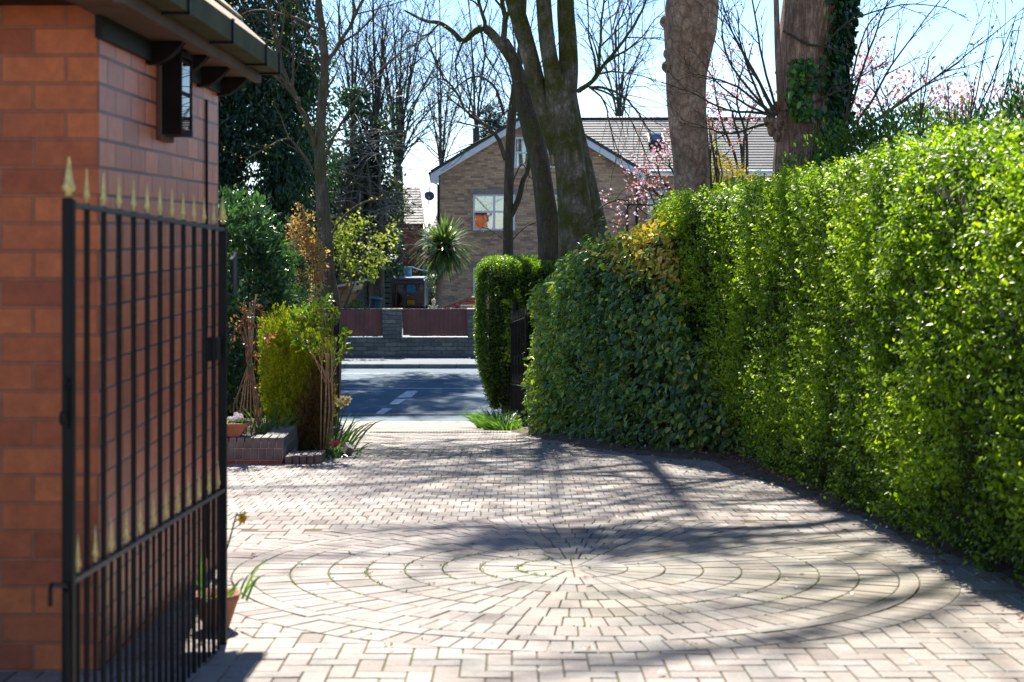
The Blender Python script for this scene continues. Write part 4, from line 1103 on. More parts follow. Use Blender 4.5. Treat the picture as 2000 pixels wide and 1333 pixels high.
# clipped end hedge outside the gate: a loop of front faces round its rounded end
bp = [(.9, 25.35, 2.93, bz(.35)), (-.05, 25.35, 2.93, bz(.35)), (-.42, 25.5, 2.90, bz(.35)), (-.53, 25.9, 2.88, bz(.35)), (-.50, 26.9, 2.88, bz(.3)), (-.2, 27.3, 2.88, bz(.3))]
bx = empty('clipped_hedge', (0.2, 26, bz(0)), 'clipped green hedge with a squared end standing at the roadside just beyond the right-hand gate', 'hedge')
r = np.random.default_rng(5)
def box_surface(n, sd):
    r = np.random.default_rng(sd)
    x0, x1, y0, y1, z0, z1 = -.54, 2.6, 25.4, 27.0, bz(.28), 2.9
    areas = np.array([(x1 - x0) * (z1 - z0), (y1 - y0) * (z1 - z0), (x1 - x0) * (y1 - y0)]); fc = r.choice(3, n, p=areas / areas.sum())
    u_, v_ = r.random(n), r.random(n)
    p = np.where((fc == 0)[:, None], np.c_[x0 + u_ * (x1 - x0), np.full(n, y0), z0 + v_ * (z1 - z0)], np.where((fc == 1)[:, None], np.c_[np.full(n, x0), y0 + u_ * (y1 - y0), z0 + v_ * (z1 - z0)], np.c_[x0 + u_ * (x1 - x0), y0 + v_ * (y1 - y0), np.full(n, z1)]))
    N = np.where((fc == 0)[:, None], [0, -1.0, 0], np.where((fc == 1)[:, None], [-1.0, 0, 0], [0, 0, 1.0]))
    # round the corners: pull towards an inner box
    R_ = .22
    inner = np.clip(p, [x0 + R_, y0 + R_, z0 - 5], [x1 + 5, y1 + 5, z1 - R_])
    d_ = p - inner; ln = np.linalg.norm(d_, axis=1, keepdims=True)
    p = np.where(ln > R_, inner + d_ / np.maximum(ln, 1e-6) * R_, p); N = np.where(ln > .05, unit(d_), N)
    low = np.clip((z0 + 1.1 - p[:, 2]) / 1.1, 0, 1)[:, None] ** 1.7
    p = p - N * np.array([1, 1, 0]) * low * .34
    return p + N * (vnoise(p, 2.2, 3) * .035)[:, None], N
p, N = box_surface(19000, 5)
dep = np.abs(r.normal(0, .04, len(p)))
p = p - N * dep[:, None]; n = len(p); per = 5
sd = unit(N + np.array([0, 0, .5]) + r.normal(0, .5, (n, 3)))
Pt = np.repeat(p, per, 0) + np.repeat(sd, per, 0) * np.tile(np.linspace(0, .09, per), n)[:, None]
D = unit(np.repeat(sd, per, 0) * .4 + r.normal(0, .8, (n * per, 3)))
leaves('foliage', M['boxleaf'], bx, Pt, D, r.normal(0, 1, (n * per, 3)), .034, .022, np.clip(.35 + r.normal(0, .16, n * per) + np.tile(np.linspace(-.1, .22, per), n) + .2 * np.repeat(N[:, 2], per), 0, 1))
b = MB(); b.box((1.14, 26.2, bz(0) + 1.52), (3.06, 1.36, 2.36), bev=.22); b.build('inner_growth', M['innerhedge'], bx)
b = MB()
for i in range(14): b.tube([(-.1 + i * .2, 25.8, bz(-.1)), (-.15 + i * .2, 25.75, bz(.5)), (-.2 + i * .2, 25.7, bz(.9))], .018, 5)
b.build('stems', M['twig'], bx)

# ================================================================== SHRUBS
def crown(center, radii, nclump, nleaf, cr, seed, shell=.55, flat=1.0):
    r = np.random.default_rng(seed)
    u_ = unit(r.normal(0, 1, (nclump, 3))); rad = shell + (1 - shell) * r.random(nclump) ** .6
    lump = 1 + .16 * vnoise(u_, 3.0, seed)
    C_ = np.array(center) + u_ * np.array(radii) * (rad * lump)[:, None]
    k = np.repeat(np.arange(nclump), nleaf)
    off = unit(r.normal(0, 1, (len(k), 3))) * (r.random(len(k)) ** .5)[:, None] * cr * np.repeat(r.uniform(.6, 1.3, nclump), nleaf)[:, None]
    off[:, 2] *= flat
    return C_, C_[k] + off, unit(off + u_[k] * cr * .6), k
def shrub(name, label, cat, base, center, radii, nclump, nleaf, cr, L, W, mat, seed, oval=False, shell=.55, stems=8, stem_mat=None, group=None, up=.3, tintf=None, stem_r=.02, droop=0):
    root = empty(name, base, label, cat, group)
    r = np.random.default_rng(seed + 1000)
    C_, Pt, N, k = crown(center, radii, nclump, nleaf, cr, seed, shell)
    ok = Pt[:, 2] > base[2] + .02
    Pt, N, k = Pt[ok], N[ok], k[ok]; n = len(Pt)
    D = unit(N * .8 + np.array([0, 0, up - droop]) + r.normal(0, .6, (n, 3)))
    Nn = unit(N + np.array([0, 0, .6]) + r.normal(0, .5, (n, 3)))
    tint = .45 + .12 * r.normal(0, 1, nclump)[k] + r.normal(0, .13, n)
    if tintf: tint = tintf(Pt, tint, r)
    sz = r.uniform(.7, 1.3, n)
    leaves('foliage', mat, root, Pt, D, Nn, L * sz, W * sz, np.clip(tint, 0, 1), oval)
    if stems:
        b = MB()
        for c in C_[r.choice(nclump, min(stems, nclump), replace=False)]:
            a = Vector(base) + Vector((r.normal(0, .06), r.normal(0, .06), -.03)); c = Vector(c)
            m = a.lerp(c, .5) + Vector((r.normal(0, .1), r.normal(0, .1), .1)) * (c - a).length * .4
            b.tube([a, a.lerp(m, .6), m, m.lerp(c, .6), c], [stem_r, stem_r * .85, stem_r * .65, stem_r * .45, stem_r * .2], 6)
        b.build('stems', stem_mat or M['twig'], root)
    return root
M['laurel'] = leaf_mat('laurel_leaf', [(0, (.018, .05, .024)), (.4, (.045, .115, .045)), (.7, (.10, .20, .06)), (.9, (.20, .34, .05)), (1, (.30, .44, .09))], .3, .3, (1.2, 1.4, .5), .7)
M['evergreen'] = leaf_mat('evergreen_leaf', [(0, (.008, .024, .014)), (.5, (.018, .050, .024)), (.85, (.05, .11, .03)), (1, (.12, .22, .04))], .4, .3, (1.2, 1.5, .4))
M['darkclip'] = leaf_mat('dark_clipped_leaf', [(0, (.008, .025, .01)), (.6, (.025, .065, .014)), (1, (.08, .16, .02))], .45, .3)
M['copper'] = leaf_mat('copper_spring_leaf', [(0, (.24, .13, .05)), (.5, (.45, .28, .11)), (.8, (.56, .44, .20)), (1, (.30, .36, .08))], .5, .45, (1.2, 1.1, .6))
M['limeleaf'] = leaf_mat('young_lime_leaf', [(0, (.10, .14, .02)), (.5, (.26, .32, .05)), (1, (.46, .50, .14))], .5, .45, (1.2, 1.2, .5))
M['yellowleaf'] = leaf_mat('yellow_flowering_leaf', [(0, (.20, .22, .03)), (.5, (.50, .38, .04)), (1, (.65, .52, .08))], .5, .4, (1.1, 1.1, .6))
M['shrubgreen'] = leaf_mat('mid_green_leaf', [(0, (.02, .055, .012)), (.5, (.08, .16, .025)), (.85, (.20, .32, .04)), (1, (.36, .47, .07))], .38, .52)
def B(x, y, o=0.0): return (x, y, float(zg(y)) + o)
shrub('laurel_bush', 'large glossy dark green laurel bush filling the left garden behind the tall gate', 'bush', B(-3.75, 19.0), (-3.72, 19.0, 2.45), (.95, .8, 1.55), 420, 60, .22, .085, .040, M['laurel'], 31, False, .7, 14)
shrub('laurel_bush', 'second laurel bush farther left, mostly hidden behind the orange brick building', 'bush', B(-5.3, 18.0), (-5.2, 18.0, 2.5), (1.2, .9, 1.5), 260, 50, .24, .085, .040, M['laurel'], 32, False, .7, 8)
shrub('dark_shrub', 'dark shaggy evergreen shrub low beside the left garden railings', 'bush', B(-3.55, 21.5), (-3.55, 21.5, 1.65), (.75, .6, 1.1), 220, 60, .17, .05, .025, M['darkclip'], 33, False, .7, 8)
shrub('clipped_shrub', 'rounded clipped dark green shrub between the laurel and the bare tree trunk', 'bush', B(-3.22, 22.5, .3), (-3.22, 22.5, 2.35), (.27, .27, .78), 330, 60, .075, .022, .012, M['darkclip'], 34, False, .85, 5)
shrub('copper_shrub', 'loose shrub with orange and pale spring leaves left of the bare tree trunk', 'bush', B(-3.30, 24.3), (-3.30, 24.3, 2.72), (.34, .34, 1.1), 130, 26, .13, .055, .032, M['copper'], 35, False, .4, 12, None, None, .3, lambda P_, t_, r_: np.where(P_[:, 2] < 2.6, t_ + .4, t_), .012)
shrub('budding_shrub', 'sparse shrub with pale lime new leaves hanging over the log store', 'bush', B(-5.15, 42.6, .1), (-4.35, 42.6, 2.95), (1.30, .8, 1.10), 95, 13, .22, .11, .075, M['limeleaf'], 36, False, .25, 9, None, None, .1, None, .03, .3)
shrub('low_bush', 'small rounded green bush at the foot of the log store', 'bush', B(P(692, 0, 43.5).x, 43.5), (P(692, 0, 43.5).x, 43.5, 1.0), (.40, .4, .55), 60, 40, .12, .09, .03, M['shrubgreen'], 37, False, .6, 4)
shrub('pale_bush', 'pale grey-green variegated bush between the grey car and the palm', 'bush', B(P(845, 0, 66).x, 66), (P(845, 0, 66).x, 66, .95), (.6, .6, .95), 80, 40, .2, .12, .05, leaf_mat('variegated_leaf', [(0, (.04, .09, .05)), (.5, (.14, .22, .14)), (1, (.55, .6, .45))], .4, .3), 38)
shrub('low_hedge', 'low green shrub on the bank behind the grey car, under the blue rope', 'bush', B(P(828, 0, 76).x, 76), (P(828, 0, 76).x, 76, 1.5), (.9, .5, .4), 50, 40, .2, .12, .05, M['shrubgreen'], 39)
shrub('leafy_shrub', 'mid green leafy shrub rising behind the right end of the privet hedge', 'bush', B(4.3, 13.6), (4.9, 13.6, 3.85), (1.6, .8, .9), 420, 42, .2, .055, .024, M['shrubgreen'], 40, False, .5, 40, None, None, .9)
shrub('leafy_shrub', 'green shrub with upright shoots behind the privet hedge, right of the ivy-clad trunk', 'bush', B(3.9, 16.5), (4.3, 16.5, 4.05), (1.3, .7, .85), 300, 40, .2, .055, .024, M['shrubgreen'], 41, False, .5, 26, None, None, .9)
shrub('yellow_shrub', 'yellow flowering shrub between the mottled trunk and the ivy-clad trunk', 'bush', B(3.0, 21.0), (2.98, 21.0, 3.95), (.36, .36, .62), 100, 26, .14, .035, .022, M['yellowleaf'], 42, False, .4, 16, None, None, .8, None, .01)
shrub('pale_green_shrub', 'thin pale green shrub just right of the mottled trunk', 'bush', B(2.95, 23.0), (2.95, 23.0, 4.1), (.34, .34, .75), 90, 18, .15, .035, .02, M['limeleaf'], 43, False, .3, 16, None, None, .8, None, .01)
shrub('cherry_laurel', 'small laurel with broad bright leaves poking over the privet hedge beside the mottled trunk', 'bush', B(2.75, 18.9), (2.72, 18.9, 3.80), (.25, .2, .22), 14, 12, .12, .15, .055, M['laurel'], 44, True, .4, 10, None, None, 1.0, lambda P_, t_, r_: t_ + .1 + .3 * (r_.random(len(t_)) < .3))
shrub('climbing_plant', 'yellow-green leafy climber at the right-hand gate below the dark hedge top', 'bush', B(.12, 25.25, .9), (.04, 25.2, 1.95), (.15, .12, .75), 34, 20, .11, .06, .032, M['boxleaf'], 45, True, .4, 10, None, None, .3, lambda P_, t_, r_: t_ + .25)
# golden conifer with brown dieback
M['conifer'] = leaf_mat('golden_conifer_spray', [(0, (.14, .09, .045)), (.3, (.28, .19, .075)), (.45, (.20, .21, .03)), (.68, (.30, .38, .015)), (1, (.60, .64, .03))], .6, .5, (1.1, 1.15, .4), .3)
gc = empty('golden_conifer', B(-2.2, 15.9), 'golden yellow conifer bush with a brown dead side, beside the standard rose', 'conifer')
r = np.random.default_rng(51)
Pts, Ns = [], []
g0 = float(zg(15.9))
for (cx_, cy_, cz_, rx, ry, rz, nn) in ((-2.27, 15.95, .62, .24, .28, .72, 5200), (-2.42, 16.0, .72, .17, .2, .62, 3600), (-2.10, 15.85, .58, .22, .25, .66, 6200), (-2.05, 15.9, .42, .15, .2, .52, 3200), (-2.24, 15.7, .36, .22, .16, .48, 2600), (-2.47, 16.0, 1.06, .10, .1, .36, 1500), (-2.30, 15.8, .95, .12, .1, .30, 1300), (-2.20, 15.95, 1.05, .16, .18, .28, 1400)):
    nf = nn // 52
    u_ = unit(r.normal(0, 1, (nf, 3))); rad = .70 + .26 * r.random(nf)
    c_ = np.array([cx_, cy_, g0 + cz_]) + u_ * [rx, ry, rz] * rad[:, None]
    k_ = np.repeat(np.arange(nf), 52); w_ = unit(r.normal(0, 1, (len(k_), 3))); fs_ = r.uniform(.7, 1.5, nf)[k_][:, None]
    lean = u_[k_] * [.35, .35, 0] * (w_[:, 2:3] + .5) * .10
    q = c_[k_] + w_ * [.048, .048, .125] * fs_ * (.55 + .45 * r.random((len(k_), 1))) * np.where(w_[:, 2:3] > 0, [1, 1, 1.3], [1.15, 1.15, .8]) + lean + np.c_[np.zeros((len(k_), 2)), .06 * fs_]
    Pts.append(q); Ns.append(unit(w_ + u_[k_] * .5))
Pt = np.concatenate(Pts); N = np.concatenate(Ns); ok = Pt[:, 2] > g0 + .02; Pt, N = Pt[ok], N[ok]
per = 5; n = len(Pt)
sd = unit(N * .45 + np.array([0, 0, 1.1]) + r.normal(0, .35, (n, 3)))
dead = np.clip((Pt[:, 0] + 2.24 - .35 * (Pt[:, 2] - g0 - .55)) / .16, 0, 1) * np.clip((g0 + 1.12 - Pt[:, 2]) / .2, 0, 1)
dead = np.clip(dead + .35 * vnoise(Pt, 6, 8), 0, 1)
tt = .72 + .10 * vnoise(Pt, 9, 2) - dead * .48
P5 = np.repeat(Pt, per, 0) + np.repeat(sd, per, 0) * np.tile(np.linspace(0, .05, per), n)[:, None] + r.normal(0, .006, (n * per, 3))
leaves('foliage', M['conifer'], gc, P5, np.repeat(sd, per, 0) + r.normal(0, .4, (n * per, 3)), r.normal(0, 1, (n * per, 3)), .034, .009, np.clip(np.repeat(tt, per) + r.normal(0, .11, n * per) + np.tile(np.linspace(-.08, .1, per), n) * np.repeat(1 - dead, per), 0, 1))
b = MB()
for (x, y, h_, rr_) in ((-2.25, 15.95, .9, .09), (-2.05, 15.92, .8, .10), (-2.4, 16.02, .9, .05)): b.lathe((x, y, g0), [(rr_ * .9, .02), (rr_, h_ * .4), (rr_ * .7, h_ * .8), (.02, h_ * 1.05)], 8)
b.build('inner_growth', M['twig'], gc)
# ================================================================== TREES
rs = random.Random(21)
def rv(s=1.0): return Vector((rs.gauss(0, s), rs.gauss(0, s), rs.gauss(0, s)))
def grow(mb, p, d, L, r, lvl, cfg, tips):
    """one branch and its children. cfg: n children per level, ratio, wander, up, spread, rmin"""
    ns = 5 if lvl <= 1 else (4 if lvl == 2 else 3)
    pts, rad, dirs = [p.copy()], [r], [d.copy()]
    wv = cfg['wander'] * (1 + .25 * lvl)
    for i in range(ns):
        d = (d + rv(wv) + Vector((0, 0, cfg['up'][min(lvl, len(cfg['up']) - 1)]))).normalized()
        p = p + d * (L / ns)
        pts.append(p); dirs.append(d); rad.append(max(r * (1 - .8 * (i + 1) / ns), cfg['rmin'] * .6))
    mb.tube(pts, rad, (9, 7, 5, 4, 3, 3, 3)[min(lvl, 6)], False)
    if lvl >= cfg['max']:
        tips.append((pts[-1], d)); tips.append((pts[-2], dirs[-2])); return
    spawn(mb, pts, rad, dirs, L, lvl, cfg, tips)
def spawn(mb, pts, rad, dirs, L, lvl, cfg, tips, t0=.25, n=None):
    n = n or cfg['n'][min(lvl, len(cfg['n']) - 1)]
    ns = len(pts) - 1
    az = rs.random() * 6.28
    for k in range(n):
        t = t0 + (1 - t0) * (k + rs.random()) / n
        f = t * ns; i = min(int(f), ns - 1); f -= i
        q = pts[i].lerp(pts[i + 1], f); dd = dirs[i]
        az += 2.4 + rs.gauss(0, .3)
        s = dd.orthogonal().normalized(); s2 = dd.cross(s)
        a = R(cfg['spread'] * rs.uniform(.6, 1.3))
        nd = (dd * math.cos(a) + (s * math.cos(az) + s2 * math.sin(az)) * math.sin(a)).normalized()
        rr = max((rad[i] * (1 - f) + rad[i + 1] * f) * rs.uniform(.5, .75), cfg['rmin'])
        grow(mb, q, nd, L * cfg['ratio'] * rs.uniform(.7, 1.15) * (1.15 - .45 * t), rr, lvl + 1, cfg, tips)
def limb(mb, pts, r0, r1, lvl, cfg, tips, n=None, t0=.2, L=None):
    pts = smooth_path([Vector(p) for p in pts], 4)
    m = len(pts); rad = [r0 + (r1 - r0) * i / (m - 1) for i in range(m)]
    pts = [p + (rv(r0 * .22) if 0 < i < m - 1 else Vector((0, 0, 0))) for i, p in enumerate(pts)]
    dirs = [(pts[min(i + 1, m - 1)] - pts[max(i - 1, 0)]).normalized() for i in range(m)]
    mb.tube(pts, rad, 9 if r0 > .05 else 5, False)
    spawn(mb, pts, rad, dirs, L or (pts[-1] - pts[0]).length, lvl, cfg, tips, t0, n)
    tips.append((pts[-1], dirs[-1]))
def smooth_path(P_, k):
    out = []
    for i in range(len(P_) - 1):
        a, b_, c, d = P_[max(i - 1, 0)], P_[i], P_[i + 1], P_[min(i + 2, len(P_) - 1)]
        for j in range(k):
            t_ = j / k
            out.append(.5 * ((2 * b_) + (c - a) * t_ + (2 * a - 5 * b_ + 4 * c - d) * t_ ** 2 + (3 * b_ - a - 3 * c + d) * t_ ** 3))
    out.append(P_[-1]); return out
def trunk(mb, pts, rads, n=22, seed=0, amp=.08, k=6, fl=5):
    """thick trunk with an uneven outline"""
    pts = [Vector(p) for p in pts]; m0 = len(pts)
    sp = smooth_path(pts, k); rr = np.interp(np.linspace(0, m0 - 1, len(sp)), np.arange(m0), rads)
    r_ = np.random.default_rng(seed)
    ph = r_.uniform(0, 6.28, 4)
    vs, fs = [], []
    for i, p in enumerate(sp):
        t_ = (sp[min(i + 1, len(sp) - 1)] - sp[max(i - 1, 0)]).normalized()
        x = Vector((1, 0, 0)); x = (x - t_ * x.dot(t_)).normalized(); y = t_.cross(x)
        for j in range(n):
            a = 2 * math.pi * j / n
            w_ = 1 + amp * (math.sin(fl * a + ph[0] + p.z * .7) * .5 + math.sin(3 * a + ph[1] - p.z * 1.3) * .6 + math.sin(2 * a + ph[2] + p.z * 2.1) * .5 + math.sin(7 * a + ph[3] + p.z * 3) * .25)
            vs.append(p + (x * math.cos(a) + y * math.sin(a)) * rr[i] * w_)
    for i in range(len(sp) - 1):
        for j in range(n):
            j2 = (j + 1) % n
            fs.append((i * n + j, i * n + j2, (i + 1) * n + j2, (i + 1) * n + j))
    fs.append(tuple(range((len(sp) - 1) * n, len(sp) * n)))
    mb.add(vs, fs); return sp, rr
def buds(name, mat, parent, tips, per, spread, L, W, seed, oval=False, prob=1.0, tint=None):
    r = np.random.default_rng(seed)
    p = np.array([tuple(t[0]) for t in tips]); d = np.array([tuple(t[1]) for t in tips])
    k = r.random(len(p)) < prob; p, d = p[k], d[k]
    if not len(p): return
    Pt = np.repeat(p, per, 0) + r.normal(0, spread, (len(p) * per, 3)); D = np.repeat(d, per, 0) + r.normal(0, .8, (len(p) * per, 3)) + [0, 0, .2]
    n = len(Pt); sz = r.uniform(.6, 1.3, n)
    leaves(name, mat, parent, Pt, D, r.normal(0, 1, (n, 3)) + [0, 0, .8], L * sz, W * sz, np.clip(r.normal(.5, .25, n), 0, 1) if tint is None else tint(Pt, r), oval)
def px(pts, d):
    return [P(u, v, d if not hasattr(d, '__len__') else d[i]) for i, (u, v) in enumerate(pts)]
M['barkGrey'] = bark_mat('grey_brown_bark', (.10, .078, .058), (.20, .165, .13), (.10, .11, .028), .56, 10, .7, .25)
M['barkMoss'] = bark_mat('mossy_beech_bark', (.14, .11, .092), (.37, .325, .29), (.080, .084, .013), .43, 8, .9, .35, .5)
M['barkDark'] = bark_mat('dark_bark', (.075, .06, .048), (.15, .12, .095), (.085, .095, .025), .55, 10, .8, .25)
M['barkPlate'] = bark_mat('mottled_plated_bark', (.25, .165, .11), (.48, .36, .265), (.12, .11, .05), .66, 7, .9, .6, .5)
M['barkRidge'] = bark_mat('ridged_brown_bark', (.20, .12, .08), (.50, .33, .235), (.09, .095, .035), .74, 12, 1.0, .12)
M['barkFar'] = bark_mat('far_dark_bark', (.070, .062, .055), (.13, .115, .10), None)
M['bud'] = leaf_mat('yellow_green_bud', [(0, (.14, .15, .03)), (.5, (.32, .32, .08)), (1, (.48, .46, .16))], .5, .45, (1.2, 1.2, .6))
TW = dict(n=[5, 5, 5, 4], ratio=.55, wander=.10, up=[.04, .03, .02, 0], spread=42, rmin=.007, max=3)

# T1 bare mossy trunk at the left of the gates
g26 = float(zg(26))
t1 = empty('bare_tree', P(655, 640, 26.0).xy.to_3d() + Vector((0, 0, g26)), 'slim bare tree with grey-brown trunk rising behind the left-hand road gate', 'tree')
b = MB(); tips = []
sp, rr = trunk(b, [P(641, 800, 26), P(646, 610, 26), P(640, 545, 26), P(634, 450, 26), P(625, 304, 26), P(629, 202, 26), P(634, 135, 26), P(631, 70, 26), P(622, 0, 26), P(612, -160, 26.2), P(606, -420, 26.5)], [.20, .175, .145, .115, .09, .08, .07, .062, .055, .04, .02], 16, 3, .07)
b.build('trunk', M['barkGrey'], t1, True)
b = MB(); c1 = dict(TW, rmin=.0075, n=[5, 6, 5, 4], up=[.03, .03, .02, .0])
limb(b, px([(636, 130), (660, 90), (690, 40), (720, -30), (760, -140)], 26), .045, .015, 1, c1, tips, 9)
limb(b, px([(617, 290), (600, 240), (582, 200), (560, 150), (540, 90), (525, 20), (500, -100)], [26, 25.8, 25.6, 25.4, 25.2, 25, 24.8]), .05, .018, 1, c1, tips, 10)
limb(b, px([(622, 230), (640, 160), (600, 60), (580, 0)], 26.3), .035, .015, 2, c1, tips, 8)
limb(b, px([(628, 330), (650, 270), (700, 190), (760, 120), (850, 60)], 26.4), .032, .010, 2, c1, tips, 9)
limb(b, px([(615, 340), (590, 300), (560, 270), (520, 290), (480, 310)], 25.7), .026, .008, 2, c1, tips, 8)
limb(b, px([(630, 60), (560, 30), (500, 20), (440, 40)], 25.5), .03, .010, 2, c1, tips, 9)
limb(b, px([(640, 480), (665, 430), (700, 400), (740, 385)], 26.2), .024, .008, 2, c1, tips, 6)
for q in range(8): limb(b, [P(616, -200 - q * 20, 26.2), P(616, -200, 26.2) + Vector((rs.gauss(0, 1.3), rs.gauss(0, 1.2), 1.6 + rs.random() * 2)), P(616, -300, 26.2) + Vector((rs.gauss(0, 2.4), rs.gauss(0, 2.2), 3 + rs.random() * 2))], .04, .012, 1, c1, tips, 5)
b.build('branches', M['barkGrey'], t1, True)
buds('young_leaves', M['bud'], t1, tips, 2, .03, .042, .028, 61, False, .55)

# T2 group behind the dark hedge: slim forked trunk, dark leaning trunk, big mossy forked trunk, slanting rear trunk
g24 = float(zg(24.5))
c2 = dict(n=[6, 6, 6, 4], ratio=.60, wander=.10, up=[.03, .01, -.01, -.03], spread=40, rmin=.0075, max=3)
def at_base(u, d): return (P(u, 0, d).x, d, float(zg(d)))
ta = empty('slim_bare_tree', at_base(990, 26.5), 'slim dark forked trunk in front of the brick house window, left of the mossy trunks', 'tree')
b = MB(); tips = []
trunk(b, [P(992, 830, 27.6), P(992, 480, 27.6), P(992, 412, 27.6), P(996, 300, 27.6), P(1000, 225, 27.6), P(1010, 150, 27.6), P(1020, 60, 27.6), P(1024, -90, 27.6), P(1015, -300, 27.6)], [.12, .095, .088, .085, .08, .075, .06, .05, .02], 14, 5, .06)
trunk(b, [P(993, 430, 27.6), P(1012, 390, 27.6), P(1022, 350, 27.5), P(1031, 330, 27.4), P(1044, 250, 27.2), P(1050, 190, 27)], [.06, .055, .045, .04, .03, .02], 10, 6, .05)
b.build('trunk', M['barkDark'], ta, True)
b = MB()
limb(b, px([(988, 312), (975, 275), (963, 258), (938, 238), (915, 222), (890, 180), (860, 140), (835, 80)], 27.4), .045, .012, 1, c2, tips, 11)
limb(b, px([(985, 225), (968, 175), (940, 150), (905, 160), (870, 190)], 27.3), .03, .008, 2, c2, tips, 8)
limb(b, px([(1000, 360), (1020, 320), (1040, 350), (1075, 330)], 27.3), .018, .006, 2, c2, tips, 7)
limb(b, px([(1000, 470), (1030, 440), (1060, 430), (1085, 400)], 27.3), .014, .005, 2, c2, tips, 6)
limb(b, px([(985, 470), (960, 450), (930, 440)], 27.4), .012, .005, 2, c2, tips, 5)
for q in range(6): limb(b, [P(1018, -120, 27.6), P(1018, -200, 27.6) + Vector((rs.gauss(0, 1.2), rs.gauss(0, 1), 1.5)), P(1018, -300, 27.6) + Vector((rs.gauss(-1, 2), rs.gauss(0, 2), 3.5))], .035, .012, 1, c2, tips, 5)
b.build('branches', M['barkDark'], ta, True)
buds('young_leaves', M['bud'], ta, tips, 1, .03, .035, .022, 62, False, .35)

tb = empty('leaning_tree', at_base(1080, 26), 'dark trunk leaning left between the slim forked trunk and the big mossy trunk', 'tree')
b = MB(); tips = []
trunk(b, [P(1082, 830, 26), P(1075, 505, 26), P(1057, 338, 26), P(1041, 262, 26), P(1029, 210, 26), P(1018, 165, 26), P(1008, 130, 26), P(996, 100, 26), P(985, 80, 26)], [.25, .205, .165, .175, .155, .13, .11, .095, .085], 18, 8, .09)
b.build('trunk', M['barkDark'], tb, True)
b = MB()
trunk(b, px([(1000, 115), (978, 85), (950, 56), (928, 62), (905, 80), (885, 62), (860, 45), (830, 40), (790, 20)], 26), [.10, .085, .08, .06, .05, .042, .036, .028, .015], 10, 9, .12)
b.cm = 0
limb(b, px([(950, 58), (940, 20), (925, -30), (900, -90)], 26), .04, .012, 1, c2, tips, 9)
limb(b, px([(985, 85), (985, 30), (970, -40), (960, -140)], 26), .06, .015, 1, c2, tips, 9)
limb(b, px([(905, 80), (890, 120), (895, 170), (910, 230)], 25.9), .022, .006, 2, c2, tips, 8)
limb(b, px([(860, 45), (830, 70), (800, 60), (770, 90)], 25.8), .02, .006, 2, c2, tips, 8)
limb(b, px([(940, 62), (950, 110), (975, 150), (985, 190)], 25.8), .02, .006, 2, c2, tips, 7)
for q in range(6): limb(b, [P(960, -120, 26), P(950, -200, 26) + Vector((rs.gauss(-.5, 1.2), rs.gauss(-.5, 1), 1.5)), P(940, -300, 26) + Vector((rs.gauss(-1.5, 1.6), rs.gauss(-.6, 1.6), 3.5))], .05, .012, 1, c2, tips, 5)
b.build('branches', M['barkMoss'], tb, True)
buds('young_leaves', M['bud'], tb, tips, 1, .03, .035, .022, 63, False, .45)

tc = empty('mossy_tree', at_base(1125, 24.5), 'big moss-covered trunk splitting into three pale limbs above the dark hedge', 'tree')
b = MB(); tips = []
trunk(b, [P(1135, 850, 24.5), P(1130, 560, 24.5), P(1127, 469, 24.5), P(1116, 345, 24.5), P(1106, 260, 24.5), P(1096, 195, 24.5), P(1090, 150, 24.5)], [.44, .34, .285, .25, .25, .245, .20], 26, 12, .06)
trunk(b, [P(1088, 300, 24.6), P(1070, 235, 24.6), P(1053, 180, 24.6), P(1035, 110, 24.6), P(1018, 50, 24.6), P(1000, -10, 24.6), P(975, -120, 24.6), P(950, -300, 24.6)], [.12, .145, .15, .14, .135, .125, .09, .05], 18, 13, .06)
trunk(b, [P(1090, 210, 24.45), P(1078, 140, 24.4), P(1068, 75, 24.4), P(1062, 0, 24.4), P(1055, -130, 24.4), P(1050, -320, 24.4)], [.15, .14, .13, .12, .09, .05], 18, 14, .06)
trunk(b, [P(1105, 215, 24.6), P(1110, 140, 24.6), P(1108, 75, 24.6), P(1104, 0, 24.6), P(1110, -140, 24.6), P(1120, -330, 24.6)], [.16, .155, .15, .14, .09, .05], 18, 15, .06)
b.build('trunk', M['barkMoss'], tc, True)
b = MB(); c3 = dict(c2, up=[.02, -.02, -.05, -.08], n=[7, 7, 6, 4])
limb(b, px([(1130, 178), (1160, 155), (1185, 120), (1225, 70), (1262, 0), (1290, -80)], 24.2), .04, .012, 1, c3, tips, 10)
limb(b, px([(1128, 180), (1165, 145), (1172, 80), (1180, 0), (1185, -80)], 24.4), .035, .010, 1, c3, tips, 9)
limb(b, px([(1150, 170), (1190, 175), (1230, 200), (1262, 245), (1285, 300)], 24.0), .026, .006, 2, c3, tips, 12)
limb(b, px([(1160, 172), (1200, 190), (1235, 240), (1270, 320)], 23.9), .02, .005, 2, c3, tips, 11)
limb(b, px([(1150, 168), (1180, 200), (1195, 260), (1215, 320)], 24.1), .018, .005, 2, c3, tips, 10)
limb(b, px([(1140, 440), (1180, 400), (1220, 390), (1265, 420)], 23.6), .016, .006, 2, c3, tips, 9)
limb(b, px([(1145, 460), (1170, 430), (1210, 440)], 23.6), .012, .005, 2, c3, tips, 6)
for (u0, z0_) in ((950, -300), (1050, -320), (1120, -330), (1010, -200), (1090, -220), (1060, -260)):
    q = P(u0, z0_, 24.5)
    for k_ in range(3): limb(b, [q, q + Vector((rs.gauss(-.3, .9), rs.gauss(-.2, .9), 1.2)), q + Vector((rs.gauss(-.9, 2.2), rs.gauss(-.4, 2.0), 2.8 + rs.random()))], .05, .012, 1, c2, tips, 5)
b.build('branches', M['barkMoss'], tc, True)
buds('young_leaves', M['bud'], tc, tips, 1, .03, .034, .022, 64, False, .5)
td = empty('slanting_tree', at_base(1180, 25.5), 'mossy slanting trunk just behind the right side of the big mossy trunk', 'tree')
b = MB()
